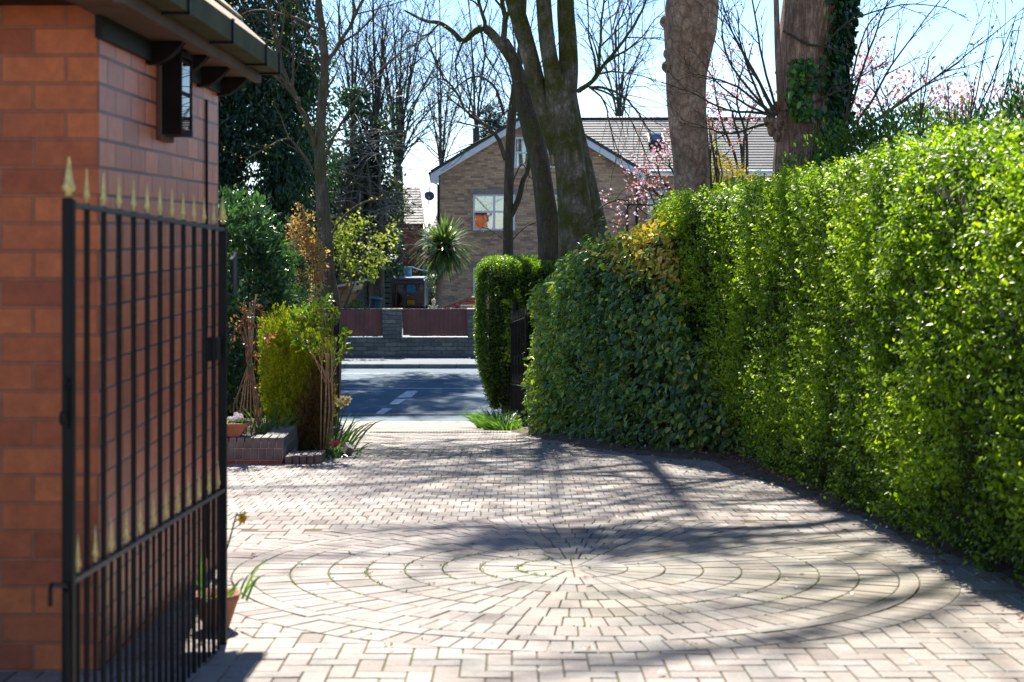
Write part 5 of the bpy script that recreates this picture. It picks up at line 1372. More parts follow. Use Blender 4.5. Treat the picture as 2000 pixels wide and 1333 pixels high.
trunk(b, [P(1190, 820, 25.3), P(1172, 500, 25.4), P(1163, 446, 25.5), P(1150, 380, 25.5), P(1136, 300, 25.6), P(1122, 230, 25.8), P(1112, 150, 26), P(1110, 0, 26.2), P(1120, -160, 26.4), P(1140, -380, 26.4)], [.30, .22, .20, .16, .125, .11, .10, .09, .07, .03], 18, 17, .08)
b.build('trunk', M['barkMoss'], td, True)
b = MB(); tips = []
for k_ in range(6):
    q = P(1125, -150 - 40 * k_, 26.4); limb(b, [q, q + Vector((rs.gauss(.4, .9), rs.gauss(0, .9), 1.2)), q + Vector((rs.gauss(1.2, 1.6), rs.gauss(0, 1.8), 2.8))], .04, .012, 1, c2, tips, 5)
b.build('branches', M['barkMoss'], td, True)

# high crowns of the near trees, above the picture: their limbs streak the drive with shade
def high_crown(root, mat, c, n, spread, zlo, zhi, seed, lean=(0, 0), r0=.075):
    rs.seed(seed); b = MB(); tp = []
    b.tube([c, c + Vector((lean[0] * .5, lean[1] * .5, (zhi - c.z) * .5)), Vector((c.x + lean[0], c.y + lean[1], zhi))], [r0 * 1.6, r0 * 1.2, r0 * .4], 9, False)
    for k_ in range(n):
        z = zlo + (zhi - zlo) * (k_ + rs.random()) / n; f = max(0, (z - c.z) / (zhi - c.z))
        q = Vector((c.x + lean[0] * f, c.y + lean[1] * f, min(z, zhi))); sx = rs.choice((-1, -1, 1)) * rs.uniform(.5, 1) * spread
        e = q + Vector((sx, rs.gauss(0, spread * .35), rs.uniform(-.2, 1.4)))
        limb(b, [q - Vector((0, 0, .3)), q.lerp(e, .5) + Vector((0, 0, .5)), e], r0 * rs.uniform(.6, 1), .016, 1, c2, tp, 6, .2, spread * .7)
    b.build('high_branches', mat, root, True)
high_crown(tc, M['barkMoss'], P(1050, -300, 24.4), 10, 4.2, 9.0, 17.5, 201, (-.8, -.5))
high_crown(tb, M['barkMoss'], P(960, -140, 26), 5, 3.6, 9.0, 16, 202, (-1.0, 0))
high_crown(t1, M['barkGrey'], P(606, -400, 26.4), 5, 3.0, 9.5, 15, 203, (.4, -.4), .055)
# T3 mottled plated trunk
t3 = empty('mottled_trunk_tree', at_base(1357, 19.6), 'thick pale brown mottled trunk with knots, behind the far end of the privet hedge', 'tree')
b = MB(); tips = []
sp, rr = trunk(b, [P(1358, 900, 19.6), P(1358, 500, 19.6), P(1357, 394, 19.6), P(1349, 300, 19.6), P(1340, 210, 19.6), P(1339, 150, 19.6), P(1342, 110, 19.6), P(1346, 60, 19.6), P(1350, 10, 19.6), P(1358, -90, 19.6), P(1365, -260, 19.6), P(1370, -480, 19.6)], [.33, .275, .25, .232, .24, .255, .29, .345, .35, .27, .16, .06], 30, 21, .05, 6, 3)
b.build('trunk', M['barkPlate'], t3, True)
for (u, v) in ((1302, 130), (1298, 42), (1370, 62), (1305, 105)):
    p = P(u, v, 19.45 if u > 1350 else 19.5); d = Vector((-.8 if u < 1350 else .25, -.6, 0)).normalized()
    Mx2 = d.to_track_quat('Z', 'Y').to_matrix().to_4x4()
    b = MB(); b.lathe(p - d * .05, [(.10, 0), (.085, .04), (.068, .075), (.042, .08), (.028, .045), (.01, .03)], 12, Mx2); b.build('knot', M['barkPlate'], t3, True)
b = MB()
limb(b, px([(1330, -60), (1290, -90), (1250, -60), (1215, 0), (1195, 60)], 19.4), .035, .008, 2, c3, tips, 9)
for k_ in range(9):
    q = P(1362, -160 - 40 * k_, 19.6); limb(b, [q, q + Vector((rs.gauss(-.3, .9), rs.gauss(-.1, .9), .9)), q + Vector((rs.gauss(-.9, 1.8), rs.gauss(-.3, 1.6), 2.4 + rs.random()))], .06, .014, 1, c2, tips, 5)
b.build('branches', M['barkPlate'], t3, True)
high_crown(t3, M['barkPlate'], P(1370, -460, 19.6), 13, 4.2, 8.0, 15.5, 204, (-.9, .2), .085)
C_, Pt, N, k = crown((-.65, 20.0, 13.5), (1.15, .5, .5), 62, 36, .34, 205, .3)  # unseen clump in the crown, added to throw a dark blotch on the drive
r = np.random.default_rng(206)
b = MB(); b.tube([Vector((2.0, 19.7, 11.0)), Vector((.8, 19.9, 12.6)), Vector((-.6, 20, 13.3)), Vector((-1.8, 20, 13.8))], [.11, .08, .05, .02], 7, False); b.build('shade_clump_limb', M['barkPlate'], t3, True)  # limb added to carry the unseen shade clump
leaves('shade_clump', M['evergreen'], t3, Pt, N + r.normal(0, .6, N.shape), N + r.normal(0, .5, N.shape), .09, .07, np.clip(r.normal(.5, .2, len(Pt)), 0, 1))
b = MB()
for k_ in range(9):
    u0 = 1385 + rs.random() * 16
    b.tube([P(u0, 430, 19.4), P(u0 - 5 + rs.gauss(0, 6), 395, 19.3), P(u0 + 4 + rs.gauss(0, 6), 340, 19.32), P(u0 - 12 + rs.gauss(0, 4), 280 - rs.random() * 60, 19.35)], [.012, .010, .008, .005], 5, False)
b.build('climbing_stems', M['twig'], t3, True)

# T4 ivy-clad trunk
t4 = empty('ivy_clad_tree', at_base(1565, 17.6), 'thick ridged brown trunk with ivy up its right side and a gnarled burl', 'tree')
b = MB(); tips = []
trunk(b, [P(1560, 900, 17.6), P(1556, 420, 17.6), P(1556, 337, 17.6), P(1565, 270, 17.6), P(1571, 225, 17.6), P(1572, 170, 17.6), P(1573, 112, 17.6), P(1582, 50, 17.6), P(1592, 0, 17.6), P(1605, -90, 17.6), P(1618, -260, 17.6), P(1625, -520, 17.6)], [.36, .29, .275, .31, .335, .33, .325, .335, .35, .33, .24, .08], 34, 27, .055, 6, 9)
b.build('trunk', M['barkRidge'], t4, True)
b = MB()
pb = P(1509, 238, 17.35)
for (dx, dz, rr_) in ((.05, -.16, .055), (.0, -.09, .06), (-.03, .01, .065), (.0, .10, .06), (.05, .18, .05), (.06, -.02, .07), (.10, .07, .06)):
    q = pb + Vector((dx, rs.gauss(-.03, .02), dz)); trunk(b, [q + Vector((.02, 0, -rr_ * 1.2)), q + Vector((0, 0, -rr_ * .7)), q, q + Vector((.01, 0, rr_ * .7)), q + Vector((.02, 0, rr_ * 1.2))], [rr_ * .25, rr_ * .75, rr_, rr_ * .75, rr_ * .2], 12, int(rr_ * 1e4 + dz * 100) % 97, .22, 3, 4)
b.tube([P(1532, 215, 17.25), P(1524, 180, 17.25), P(1519, 100, 17.2), P(1516, 0, 17.2), P(1514, -60, 17.2)], [.05, .042, .035, .03, .026], 9)
b.build('burl', M['barkRidge'], t4, True)
r = np.random.default_rng(71)
n = 3300
vv = r.uniform(-40, 345, n); base_u = np.interp(vv, [-40, 60, 140, 230, 345], [1655, 1644, 1636, 1642, 1604])
uu = base_u + r.normal(0, 15, n) - np.abs(r.normal(0, 8, n)); k2 = r.random(n) < .08; uu[k2] = 1557 + r.normal(0, 12, k2.sum()); vv[k2] = r.uniform(120, 235, k2.sum())
xc = np.interp(vv, [-40, 0, 112, 225, 337], [1597, 1592, 1573, 1571, 1556]); rad_u = np.interp(vv, [-40, 0, 112, 225, 337], [57, 57, 54, 57, 47])
s_ = np.clip((uu - xc) / rad_u, -.95, 1.0); th = np.arcsin(np.clip(s_, -1, 1)) + np.where(uu > xc + rad_u, .3, 0)
bulge = .02 + np.abs(r.normal(0, .045, n)) + np.clip((uu - xc - rad_u) / rad_u, 0, .5) * .3
Rr = rad_u / 3000 * 17.6 + bulge
Pt = np.c_[(xc - 1000) / 3000 * 17.6 + np.sin(th) * Rr, 17.6 - np.cos(th) * Rr, EYE - (vv - 446) / 3000 * 17.6]
N = np.c_[np.sin(th), -np.cos(th), np.zeros(n)]
M['ivy'] = leaf_mat('ivy_leaf', [(0, (.014, .05, .022)), (.5, (.045, .13, .03)), (.8, (.12, .26, .03)), (1, (.24, .40, .05))], .28, .3)
leaves('ivy', M['ivy'], t4, Pt, N * .5 + np.array([0, 0, -.8]) + r.normal(0, .4, (n, 3)), N + r.normal(0, .35, (n, 3)), r.uniform(.05, .10, n), r.uniform(.045, .08, n), np.clip(.45 + .25 * (1570 - uu) / 40 + r.normal(0, .2, n), 0, 1), True)
b = MB(); c4 = dict(n=[3, 4, 3], ratio=.34, wander=.045, up=[.02, .02, .01], spread=30, rmin=.0045, max=2)
shoots = [[(1515, 225), (1470, 140), (1430, 60), (1400, -30)], [(1512, 230), (1450, 200), (1400, 160), (1372, 120)], [(1510, 225), (1440, 170), (1380, 150), (1340, 140)], [(1500, 222), (1420, 215), (1350, 180), (1290, 160)], [(1500, 225), (1450, 100), (1440, 20)], [(1515, 210), (1490, 120), (1470, 0), (1465, -60)], [(1500, 240), (1430, 260), (1380, 250), (1330, 232)],
          [(1505, 220), (1430, 130), (1410, 60), (1420, 20)], [(1512, 215), (1440, 80), (1400, 10)],
          [(1650, 270), (1700, 200), (1740, 130), (1790, 60), (1850, -20)], [(1645, 262), (1690, 120), (1720, 40), (1745, -40)], [(1640, 280), (1760, 200), (1870, 120), (1960, 50)], [(1650, 250), (1662, 160), (1690, 60), (1740, 0)],
          [(1655, 265), (1720, 230), (1800, 170), (1880, 140)], [(1530, 60), (1600, 90), (1660, 40), (1760, 10), (1850, 15)], [(1560, 210), (1610, 190), (1680, 150), (1730, 120)]]
for sh_ in shoots: limb(b, px(sh_, [17.3 - .12 * i for i in range(len(sh_))]), .017, .0045, 0, c4, tips, 6, .25)
for k_ in range(9):
    q = P(1615, -150 - 50 * k_, 17.6); limb(b, [q, q + Vector((rs.gauss(.1, .9), rs.gauss(0, .9), .9)), q + Vector((rs.gauss(.2, 2), rs.gauss(0, 1.6), 2.4 + rs.random()))], .06, .014, 1, c2, [], 5)
b.build('branches', M['barkDark'], t4, True)
buds('foliage', M['litter'], t4, tips, 1, .004, .022, .011, 65, False, 1.0, lambda P_, r_: np.full(len(P_), .1))
# upright bare shoots standing behind the right end of the privet hedge
bs = empty('bare_sapling', at_base(1870, 15.2), 'clump of thin upright bare shoots above the right end of the privet hedge', 'sapling')
b = MB(); tips = []
for u0, u1, v1 in ((1790, 1815, 110), (1795, 1800, 130), (1880, 1985, 30), (1882, 1930, 70), (1885, 1905, 150), (1935, 1990, 60), (1940, 2000, 120), (1860, 1850, 160), (1905, 1960, 90)):
    limb(b, px([(u0 - 10, 420), (u0, 300), ((u0 + u1) / 2, (300 + v1) / 2), (u1, v1)], 15.2), .013, .004, 1, c4, tips, 6, .35)
b.build('stems', M['barkDark'], bs, True)
buds('leaves', M['shrubgreen'], bs, tips, 2, .02, .06, .022, 66, False, .45)

# bare trees across the road, their crowns against the sky
far = dict(n=[8, 8, 6, 5], ratio=.62, wander=.08, up=[.04, .04, .03, .0], spread=33, rmin=.010, max=3)
def far_tree(label, u, v0, d, trunk_r, limbs, seed, leaf=None, group='bare trees across the road', mat='barkFar', cfg=far):
    rs.seed(seed)
    root = empty('bare_tree', (P(u, 0, d).x, d, 0), label, 'tree', group)
    b = MB(); p0 = P(u, v0, d)
    trunk(b, [(p0.x - .05, d, -.1), (p0.x + .03, d, p0.z * .5), p0], [trunk_r * 1.35, trunk_r * 1.1, trunk_r], 12, seed, .07, 4)
    b.build('trunk', M[mat], root, True)
    b = MB(); tips = []
    for (du, dv, r_) in limbs:
        e = P(u + du, v0 + dv, d) + Vector((0, rs.gauss(0, 1.0), 0))
        m = p0.lerp(e, .45) + Vector((-du * .0022, 0, abs(du) * .001 + .1))
        limb(b, [p0 - Vector((0, 0, .15)), m, e], r_ * .62, r_ * .2, 1, cfg, tips, 10, .12, (e - p0).length * .75)
    b.build('branches', M[mat], root, True)
    if leaf: buds('young_leaves', M['bud'], root, tips, 1, .06, .07, .05, seed, False, leaf)
far_tree('bare spreading tree against the sky just left of the brown brick gable', 777, 325, 64, .20, [(-30, -250, .12), (5, -290, .13), (45, -260, .12), (85, -210, .10), (110, -150, .085), (-60, -180, .085), (120, -95, .06), (-15, -330, .11), (60, -340, .10), (25, -220, .09), (-50, -260, .08)], 81, .12)
far_tree('bare upright tree left of the spreading tree, trunk hidden in brown twigs', 735, 300, 52, .15, [(-25, -240, .10), (10, -280, .10), (-45, -200, .08), (40, -230, .08), (-5, -330, .09), (30, -330, .08)], 82, .25)
far_tree('bare tree with fine twigs behind the slim trunk, farther back on the left', 690, 260, 56, .14, [(-20, -240, .09), (20, -250, .09), (-45, -170, .07), (45, -160, .07), (0, -320, .08)], 83, .3)
far_tree('bare tree right of the mossy trunks, its crown arching over the house roof', 1210, 250, 68, .16, [(-60, -200, .09), (-25, -260, .10), (20, -250, .10), (60, -200, .09), (0, -330, .08)], 84, .1)
far_tree('bare tree behind the left gable slope, its fan of twigs over the roof', 862, 330, 74, .15, [(-45, -200, .09), (-15, -280, .10), (25, -250, .10), (60, -200, .08), (0, -340, .09), (90, -140, .06)], 86, .15)
far_tree('bare tree far behind the gable apex, twigs showing between the dark trunks', 1015, 230, 78, .15, [(-60, -170, .09), (-20, -230, .10), (30, -220, .10), (80, -150, .08), (-90, -110, .06)], 87, .1)
far_tree('bare tree beyond the house, seen between the mossy trunk and the mottled trunk', 930, 250, 70, .15, [(-50, -190, .09), (-15, -260, .10), (30, -240, .10), (60, -170, .08)], 85, .15)
# tall dead conifer stems left of the palm with tangled grey twigs
dc = empty('dead_conifer', (P(695, 0, 47).x, 47, 0), 'tall conifers with bare brown stems and tangled dead grey twigs behind the lime-leaved shrub', 'tree')
b = MB()
for u, wd, v1 in ((668, .08, 300), (683, .11, 310), (705, .13, 290), (722, .09, 320), (745, .08, 310)):
    trunk(b, [P(u + 2, 700, 47), P(u, 480, 47), P(u + rs.gauss(0, 3), 380, 47), P(u + rs.gauss(0, 5), v1, 47)], [wd * 1.1, wd, wd * .8, wd * .35], 10, int(u), .08, 4)
trunk(b, [(-6.7, 44.6, -.1), (-6.75, 44.6, 5), (-6.6, 44.6, 9), (-6.0, 44.8, 12.5), (-5.3, 45, 16), (-5.2, 45, 19)], [.28, .24, .19, .15, .1, .04], 12, 7, .08, 4)  # added stem leaning up to the unseen crowns that shade the road
for (x_, y_, z_) in ((-4.7, 44.6, 13.4), (-3.7, 46, 13.2), (-6.3, 45.2, 18.6), (-4.6, 44.9, 17.4), (-3.9, 44.6, 14.2)): b.tube([(-6.2, 44.7, z_ - 2.2), ((x_ - 6.0) / 2, (y_ + 44.7) / 2, z_ - .9), (x_, y_, z_)], [.10, .07, .02], 6, False)
b.build('trunk', M['barkGrey'], dc, True)
b = MB(); cD = dict(n=[4, 4], ratio=.5, wander=.16, up=[-.03, -.05], spread=50, rmin=.010, max=2); tips = []
for k_ in range(95):
    u = rs.choice((668, 683, 705, 722, 745, 760)); v = rs.uniform(230, 480); p = P(u, v, 47); a = rs.uniform(0, 6.28)
    limb(b, [p, p + Vector((math.cos(a) * .6, math.sin(a) * .6, rs.gauss(0, .12))), p + Vector((math.cos(a) * 1.3, math.sin(a) * 1.3, rs.gauss(-.15, .2)))], .022, .010, 1, cD, tips, 5)
b.build('dead_twigs', plain('dead_grey_twig', (.20, .175, .16), .85, 0, .3, 8), dc, True)
r = np.random.default_rng(9); n = 15000
uu = 705 + r.normal(0, 34, n); vv = r.uniform(170, 540, n)
Pt = np.c_[(uu - 1000) / 3000 * 48, 48 + r.normal(0, .6, n), EYE - (vv - 446) / 3000 * 48]
k_ = vnoise(Pt, 1.6, 12) > -.15
Pt = Pt[k_]
hp_, hn_ = [Pt], []
for (x_, y_, z_, rx_, rz_, n_) in ((-4.0, 44.6, 13.4, 2.4, 2.4, 190), (-5.4, 45.6, 15.8, 2.3, 2.6, 200), (-2.9, 46.0, 13.2, 1.9, 1.7, 110), (-3.8, 44.9, 17.4, 2.0, 1.8, 170), (-5.6, 45.2, 18.6, 1.9, 1.7, 150)):  # unseen pine crowns above the view, added to shade the road
    hp_.append(crown((x_, y_, z_), (rx_, 1.8, rz_), n_, 40, .46, int(z_ * 10), .35)[1])
Pt = np.concatenate(hp_)
leaves('foliage', M['evergreen'], dc, Pt, r.normal(0, 1, (len(Pt), 3)) + [0, 0, -.5], r.normal(0, 1, (len(Pt), 3)), .17, .075, np.clip(r.normal(.35, .2, len(Pt)), 0, .9))
shrub('golden_conifer', 'yellowish conifer in front of the red brick house roof', 'conifer', (P(770, 0, 58).x, 58, 0), (P(768, 0, 58).x, 58, 4.15), (.55, .5, 1.25), 90, 40, .24, .12, .04, leaf_mat('olive_conifer_leaf', [(0, (.03, .05, .012)), (.6, (.12, .15, .025)), (1, (.3, .3, .06))], .5, .3), 91, False, .3, 4)
# big evergreen on the left
r = np.random.default_rng(14)
ev = empty('evergreen_tree', (-8.2, 43, 0), 'huge dark green evergreen tree filling the top left behind the brick building', 'tree')
Ps, Ns, Ts = [], [], []
for (cx_, cz_, rx, rz, nc) in ((-8.2, 8.6, 2.6, 3.4, 330), (-7.2, 6.3, 2.0, 2.6, 260), (-9.6, 7, 2.4, 4.5, 240), (-9.0, 13.5, 2.8, 3.0, 260), (-6.6, 8.3, 1.5, 1.8, 130), (-8.3, 12.0, 2.2, 2.6, 170), (-7.6, 4.2, 1.9, 2.0, 170), (-6.45, 5.2, 1.0, 1.3, 70)):
    C_, Pt, N, k = crown((cx_ + .1, 43, cz_), (rx, 1.9, rz), nc, 44, .42, int(abs(cx_) * 100 + nc), .45, 1.6)
    hole = (np.hypot(Pt[:, 0] + 7.25, (Pt[:, 2] - 5.1) * 1.0) < .42) | (np.hypot(Pt[:, 0] + 7.6, (Pt[:, 2] - 4.2) * 1.2) < .35)
    keep = ~(hole & (r.random(len(Pt)) < .82)); Ps.append(Pt[keep]); Ns.append(N[keep]); Ts.append((.42 + .15 * r.normal(0, 1, nc)[k])[keep])
Pt = np.concatenate(Ps); N = np.concatenate(Ns); tt = np.concatenate(Ts); n = len(Pt)
leaves('crown', M['evergreen'], ev, Pt, N * .5 + np.array([0, 0, -.7]) + r.normal(0, .5, (n, 3)), N + r.normal(0, .6, (n, 3)), r.uniform(.12, .24, n), r.uniform(.05, .085, n), np.clip(tt + r.normal(0, .12, n) + .12 * (Pt[:, 0] > -6.4), 0, 1))
b = MB(); trunk(b, [(-8.2, 43, -.1), (-8.1, 43, 3), (-8.2, 43, 8), (-8.4, 43, 15)], [.5, .4, .28, .08], 14, 4, .08)
for k_ in range(40):
    z = rs.uniform(2.5, 12); a = rs.uniform(0, 6.28); b.tube([(-8.2, 43, z), (-8.2 + math.cos(a) * 1.1, 43 + math.sin(a), z + .3), (-8.2 + math.cos(a) * 2.1, 43 + math.sin(a) * 1.6, z + .1)], [.07, .045, .015], 5, False)
b.build('trunk', M['barkDark'], ev, True)
ev2 = shrub('evergreen_tree', 'second dark evergreen across the road, lower, behind the copper-leaved shrub', 'tree', (-5.6, 50, 0), (-6.2, 50, 3.8), (1.6, 1.4, 2.6), 240, 46, .42, .2, .07, M['evergreen'], 93, False, .4, 6)
shrub('evergreen_tree', 'blue-green conifer top peeping behind the apex of the brown brick gable', 'tree', (P(965, 0, 76).x, 76, 0), (P(965, 0, 76).x, 76, 7.4), (.85, .8, 2.8), 150, 40, .4, .22, .05, leaf_mat('blue_conifer_leaf', [(0, (.012, .035, .035)), (1, (.05, .10, .09))], .5, .2), 94, False, .3, 2)

# flowering cherries
M['blossom'] = leaf_mat('pink_blossom', [(0, (.45, .16, .06)), (.22, (.55, .22, .10)), (.25, (.55, .27, .36)), (.6, (.72, .46, .56)), (1, (.84, .68, .74))], .5, .45, (1.1, 1.0, 1.05))
cc = dict(n=[5, 5, 4], ratio=.55, wander=.12, up=[.05, .03, .0], spread=38, rmin=.007, max=2)
def cherry(label, u, d, limbs, seed, per=7, spread=.06, size=.05, prob=.8):
    rs.seed(seed)
    root = empty('flowering_cherry', (P(u, 0, d).x, d, float(zg(d))), label, 'tree', 'pink flowering cherries')
    b = MB(); tips = []
    p0 = Vector((P(u, 0, d).x, d, float(zg(d)))); p1 = Vector((p0.x, d, 3.0))
    trunk(b, [p0, p0.lerp(p1, .5), p1], [.12, .10, .09], 10, seed, .06, 4); b.build('trunk', M['barkDark'], root, True)
    b = MB()
    for l in limbs:
        pts = [P(a, c, d + rs.gauss(0, .3)) for a, c in l]
        limb(b, [p1] + pts, .035, .010, 1, cc, tips, 7, .45, 1.3)
    b.build('branches', M['barkDark'], root, True)
    buds('blossom', M['blossom'], root, tips, per, spread, size, size * .8, seed, True, prob, lambda P_, r_: np.clip(np.where(r_.random(len(P_)) < .33, r_.random(len(P_)) * .24, .3 + .7 * r_.random(len(P_))), 0, 1))
cherry('pink cherry blossom sprays in front of the brick house, left of the mottled trunk', 1300, 28, [[(1310, 400), (1270, 370), (1245, 340)], [(1320, 390), (1290, 350), (1280, 300)], [(1300, 410), (1265, 400), (1215, 400)], [(1310, 400), (1290, 385), (1262, 375)], [(1330, 380), (1312, 330), (1305, 310)]], 101, 9, .08, .055, .9)
cherry('pink flowering cherry between the mottled trunk and the ivy-clad trunk', 1440, 27, [[(1440, 330), (1410, 240), (1392, 150)], [(1450, 320), (1430, 220), (1410, 180)], [(1450, 320), (1460, 240), (1480, 190)], [(1430, 330), (1400, 300), (1390, 270)], [(1460, 300), (1440, 200), (1450, 130)]], 102, 10, .07, .055, 1)
cherry('wide pink flowering cherry behind the shrubs, right of the ivy-clad trunk', 1740, 27, [[(1740, 290), (1700, 230), (1660, 190)], [(1750, 280), (1740, 220), (1720, 170)], [(1760, 280), (1790, 230), (1830, 190)], [(1740, 290), (1690, 270), (1650, 250)], [(1770, 290), (1820, 250), (1860, 215)], [(1740, 280), (1710, 180), (1700, 110)], [(1750, 300), (1700, 290), (1660, 275)]], 103, 14, .10, .06, 1)
cherry('pink flowering cherry at the far right edge above the privet hedge', 1930, 26, [[(1930, 280), (1900, 240), (1880, 215)], [(1940, 280), (1960, 230), (1990, 190)], [(1930, 290), (1960, 260), (2010, 240)], [(1920, 290), (1890, 265), (1850, 255)], [(1950, 280), (1980, 220), (2020, 200)]], 104, 15, .10, .06, 1)

# palm
M['palm'] = leaf_mat('palm_leaf', [(0, (.05, .09, .03)), (.5, (.10, .17, .05)), (1, (.26, .32, .12))], .35, .3, (1.2, 1.3, .6))
pc = P(867, 487, 48)
pm = empty('cabbage_palm', (pc.x - .1, 48, 0), 'spiky cabbage palm with round green head by the corner of the brown brick house', 'palm')
b = MB(); trunk(b, [P(852, 690, 48), P(855, 600, 48), P(858, 560, 48), P(863, 515, 48), pc], [.15, .105, .10, .085, .08], 12, 31, .08)
b.build('trunk', plain('palm_bark', (.20, .14, .09), .9, 0, .35, 14, .6), pm, True)
r = np.random.default_rng(33)
V, F, T = [], [], []
for i in range(380):
    th, ph = r.uniform(0, 6.28), math.acos(r.uniform(-.85, 1))
    d0 = np.array([math.sin(ph) * math.cos(th), math.sin(ph) * math.sin(th), math.cos(ph)])
    L_ = r.uniform(.95, 1.3) * (1.0 if d0[2] > -.2 else .95); wd = r.uniform(.032, .05)
    p = np.array(pc) + d0 * .05; d = d0.copy(); bb = len(V)
    s_ = unit(np.cross(d0, [0, 0, 1.0])[None, :])[0]
    for k in range(6):
        w_ = wd * (1, 1.1, 1, .8, .5, .06)[k]
        V += [p - s_ * w_, p + s_ * w_]; p = p + d * L_ / 5; d = d + np.array([0, 0, -.10 - .075 * k * (1 if d0[2] < .6 else .4)]); d /= np.linalg.norm(d)
    for k in range(5): F.append((bb + 2 * k, bb + 2 * k + 1, bb + 2 * k + 3, bb + 2 * k + 2)); T.append(r.random())
bb = np.array(base_of(pm))
link_mesh('leaf_head', np_mesh('leaf_head', np.array(V) - bb, [np.array(F)], T), M['palm'], pm)
r = np.random.default_rng(44); n = 9000
th = r.uniform(-1.0, 1.0, n); dd = r.uniform(90, 125, n)
fx = dd * np.sin(th) * .6; top = 2.0 + 1.6 * (1 + vnoise(np.c_[fx * .12, np.zeros(n), np.zeros(n)], 1.0, 3)) * .6
leaves('distant_woodland', leaf_mat('hazy_far_leaf', [(0, (.07, .11, .10)), (1, (.16, .20, .16))], .7, .2), None, np.c_[fx, dd, r.random(n) ** .7 * top], r.normal(0, 1, (n, 3)), r.normal(0, 1, (n, 3)), .9, .6, r.random(n))['kind'] = 'stuff'
shrub('flowering_shrub', 'pink flowering shrub glimpsed between the red brick house and the palm', 'bush', (P(826, 0, 88).x, 88, 0), (P(826, 0, 88).x, 88, 1.1), (.5, .4, .8), 40, 20, .2, .11, .08, M['blossom'], 95, True)

# ================================================================== SMALL PLANTS AND FLOWERS
M['stalk'] = plain('green_stalk', (.10, .16, .03), .6)
M['cane'] = plain('brown_cane', (.34, .25, .14), .8, 0, .35, 20)
M['blade'] = leaf_mat('strap_leaf', [(0, (.04, .10, .03)), (.5, (.09, .20, .04)), (1, (.18, .32, .06))], .4, .4)
def blades(name, root, c, n, h, spread, w_, seed, lean=(0, 0)):
    r = np.random.default_rng(seed); V, F, T = [], [], []
    for i in range(n):
        a = r.uniform(0, 6.28); q = np.array(c) + np.array([math.cos(a), math.sin(a), 0]) * r.random() * spread * .4
        d = np.array([math.cos(a) * spread + lean[0], math.sin(a) * spread + lean[1], 1.0]); d += np.r_[r.normal(0, .12, 2), 0]; d /= np.linalg.norm(d)
        s_ = unit(np.cross(d, [0.3, 1, .2])[None, :])[0]; L_ = h * r.uniform(.6, 1.15); bb = len(V); ww = w_ * r.uniform(.7, 1.2)
        for k in range(5):
            V += [q - s_ * ww * (1, 1, .9, .6, .05)[k], q + s_ * ww * (1, 1, .9, .6, .05)[k]]; q = q + d * L_ / 4; d = d + np.array([d[0] * .25, d[1] * .25, -.16 * k]); d /= np.linalg.norm(d)
        for k in range(4): F.append((bb + 2 * k, bb + 2 * k + 1, bb + 2 * k + 3, bb + 2 * k + 2)); T.append(r.random())
    link_mesh(name, np_mesh(name, np.array(V) - np.array(base_of(root)), [np.array(F)], T), M['blade'], root)
M['daff'] = leaf_mat('yellow_petal', [(0, (.75, .50, .02)), (1, (.85, .66, .04))], .5, .4, (1.1, 1.0, .5))
M['paledaff'] = leaf_mat('cream_petal', [(0, (.75, .60, .30)), (1, (.88, .76, .48))], .5, .4, (1.05, 1, .8))
M['trumpet'] = plain('orange_trumpet', (.78, .36, .01), .5, 0, .1)
def flower(root, p, face, size, petal, seed):
    r = np.random.default_rng(seed); f = Vector(face).normalized(); q = f.to_track_quat('Z', 'Y').to_matrix()
    D, N = [], []
    for k in range(6):
        a = k * math.pi / 3 + r.random() * .2; D.append(q @ Vector((math.cos(a), math.sin(a), .15))); N.append(f)
    fl = leaves('petals', petal, root, np.array([p] * 6), np.array(D), np.array(N), size, size * .62, r.random(6), True, .1)
    b = MB(); b.lathe(p, [(size * .18, 0), (size * .2, size * .3), (size * .32, size * .5), (size * .27, size * .48), (size * .15, size * .1)], 8, q.to_4x4()); b.build('trumpet', M['trumpet'] if petal is M['daff'] else M['paledaff'], root, True)
def daffodil(label, base, heads, petal, nb, h, seed, group=None, w_=.008, lean=(0, 0), size=.042, spread=.35):
    root = empty('daffodil', base, label, 'flower', group)
    blades('leaves', root, base, nb, h, spread, w_, seed, lean)
    r = random.Random(seed); b = MB()
    for (p, f) in heads:
        p = Vector(p); b0 = Vector(base) + Vector((r.gauss(0, .02), r.gauss(0, .02), 0)); m = b0.lerp(p, .6) + Vector((0, 0, .04))
        b.tube([b0, m, p - Vector(f) * .03 + Vector((0, 0, .012)), p], [.005, .0045, .004, .004], 5)
    b.build('stalks', M['stalk'], root, True)
    for i, (p, f) in enumerate(heads): flower(root, p, f, size, petal, seed + i)
hd = [(P(u, v, 17.0), (rs.gauss(.3, .4), -1, rs.gauss(-.1, .15))) for u, v in ((645, 786), (655, 780), (662, 787), (668, 779), (676, 785), (667, 791), (680, 780))]
daffodil('clump of pale cream daffodils leaning over the drive at the tip of the flower bed', (P(652, 0, 16.9).x, 16.9, float(zg(16.9))), hd, M['paledaff'], 40, .50, 111, None, .010, (.18, -.1), .05, .55)
p = P(472, 1012, 6.6)
daffodil('single yellow daffodil on a long bent stalk from the pot behind the tall gate', (pp.x, pp.y, pp.z + .13), [(p, (.8, -.5, -.15))], M['daff'], 9, .20, 112, None, .006, (.1, 0), .036)
p = P(432, 1162, 6.95)
daffodil('short yellow daffodil close to the rim of the terracotta pot', (pp.x + .03, pp.y - .02, pp.z + .13), [(p, (.6, -.7, .1))], M['daff'], 5, .12, 113, None, .006, (.1, 0), .034)
p = P(665, 887, 15.75)
daffodil('low yellow daffodil fallen beside the tilted grey brick', (p.x - .04, 15.9, float(zg(15.9))), [(p, (.3, -1, .1))], M['daff'], 16, .30, 114, None, .009, (.35, -.2), .045, .5)
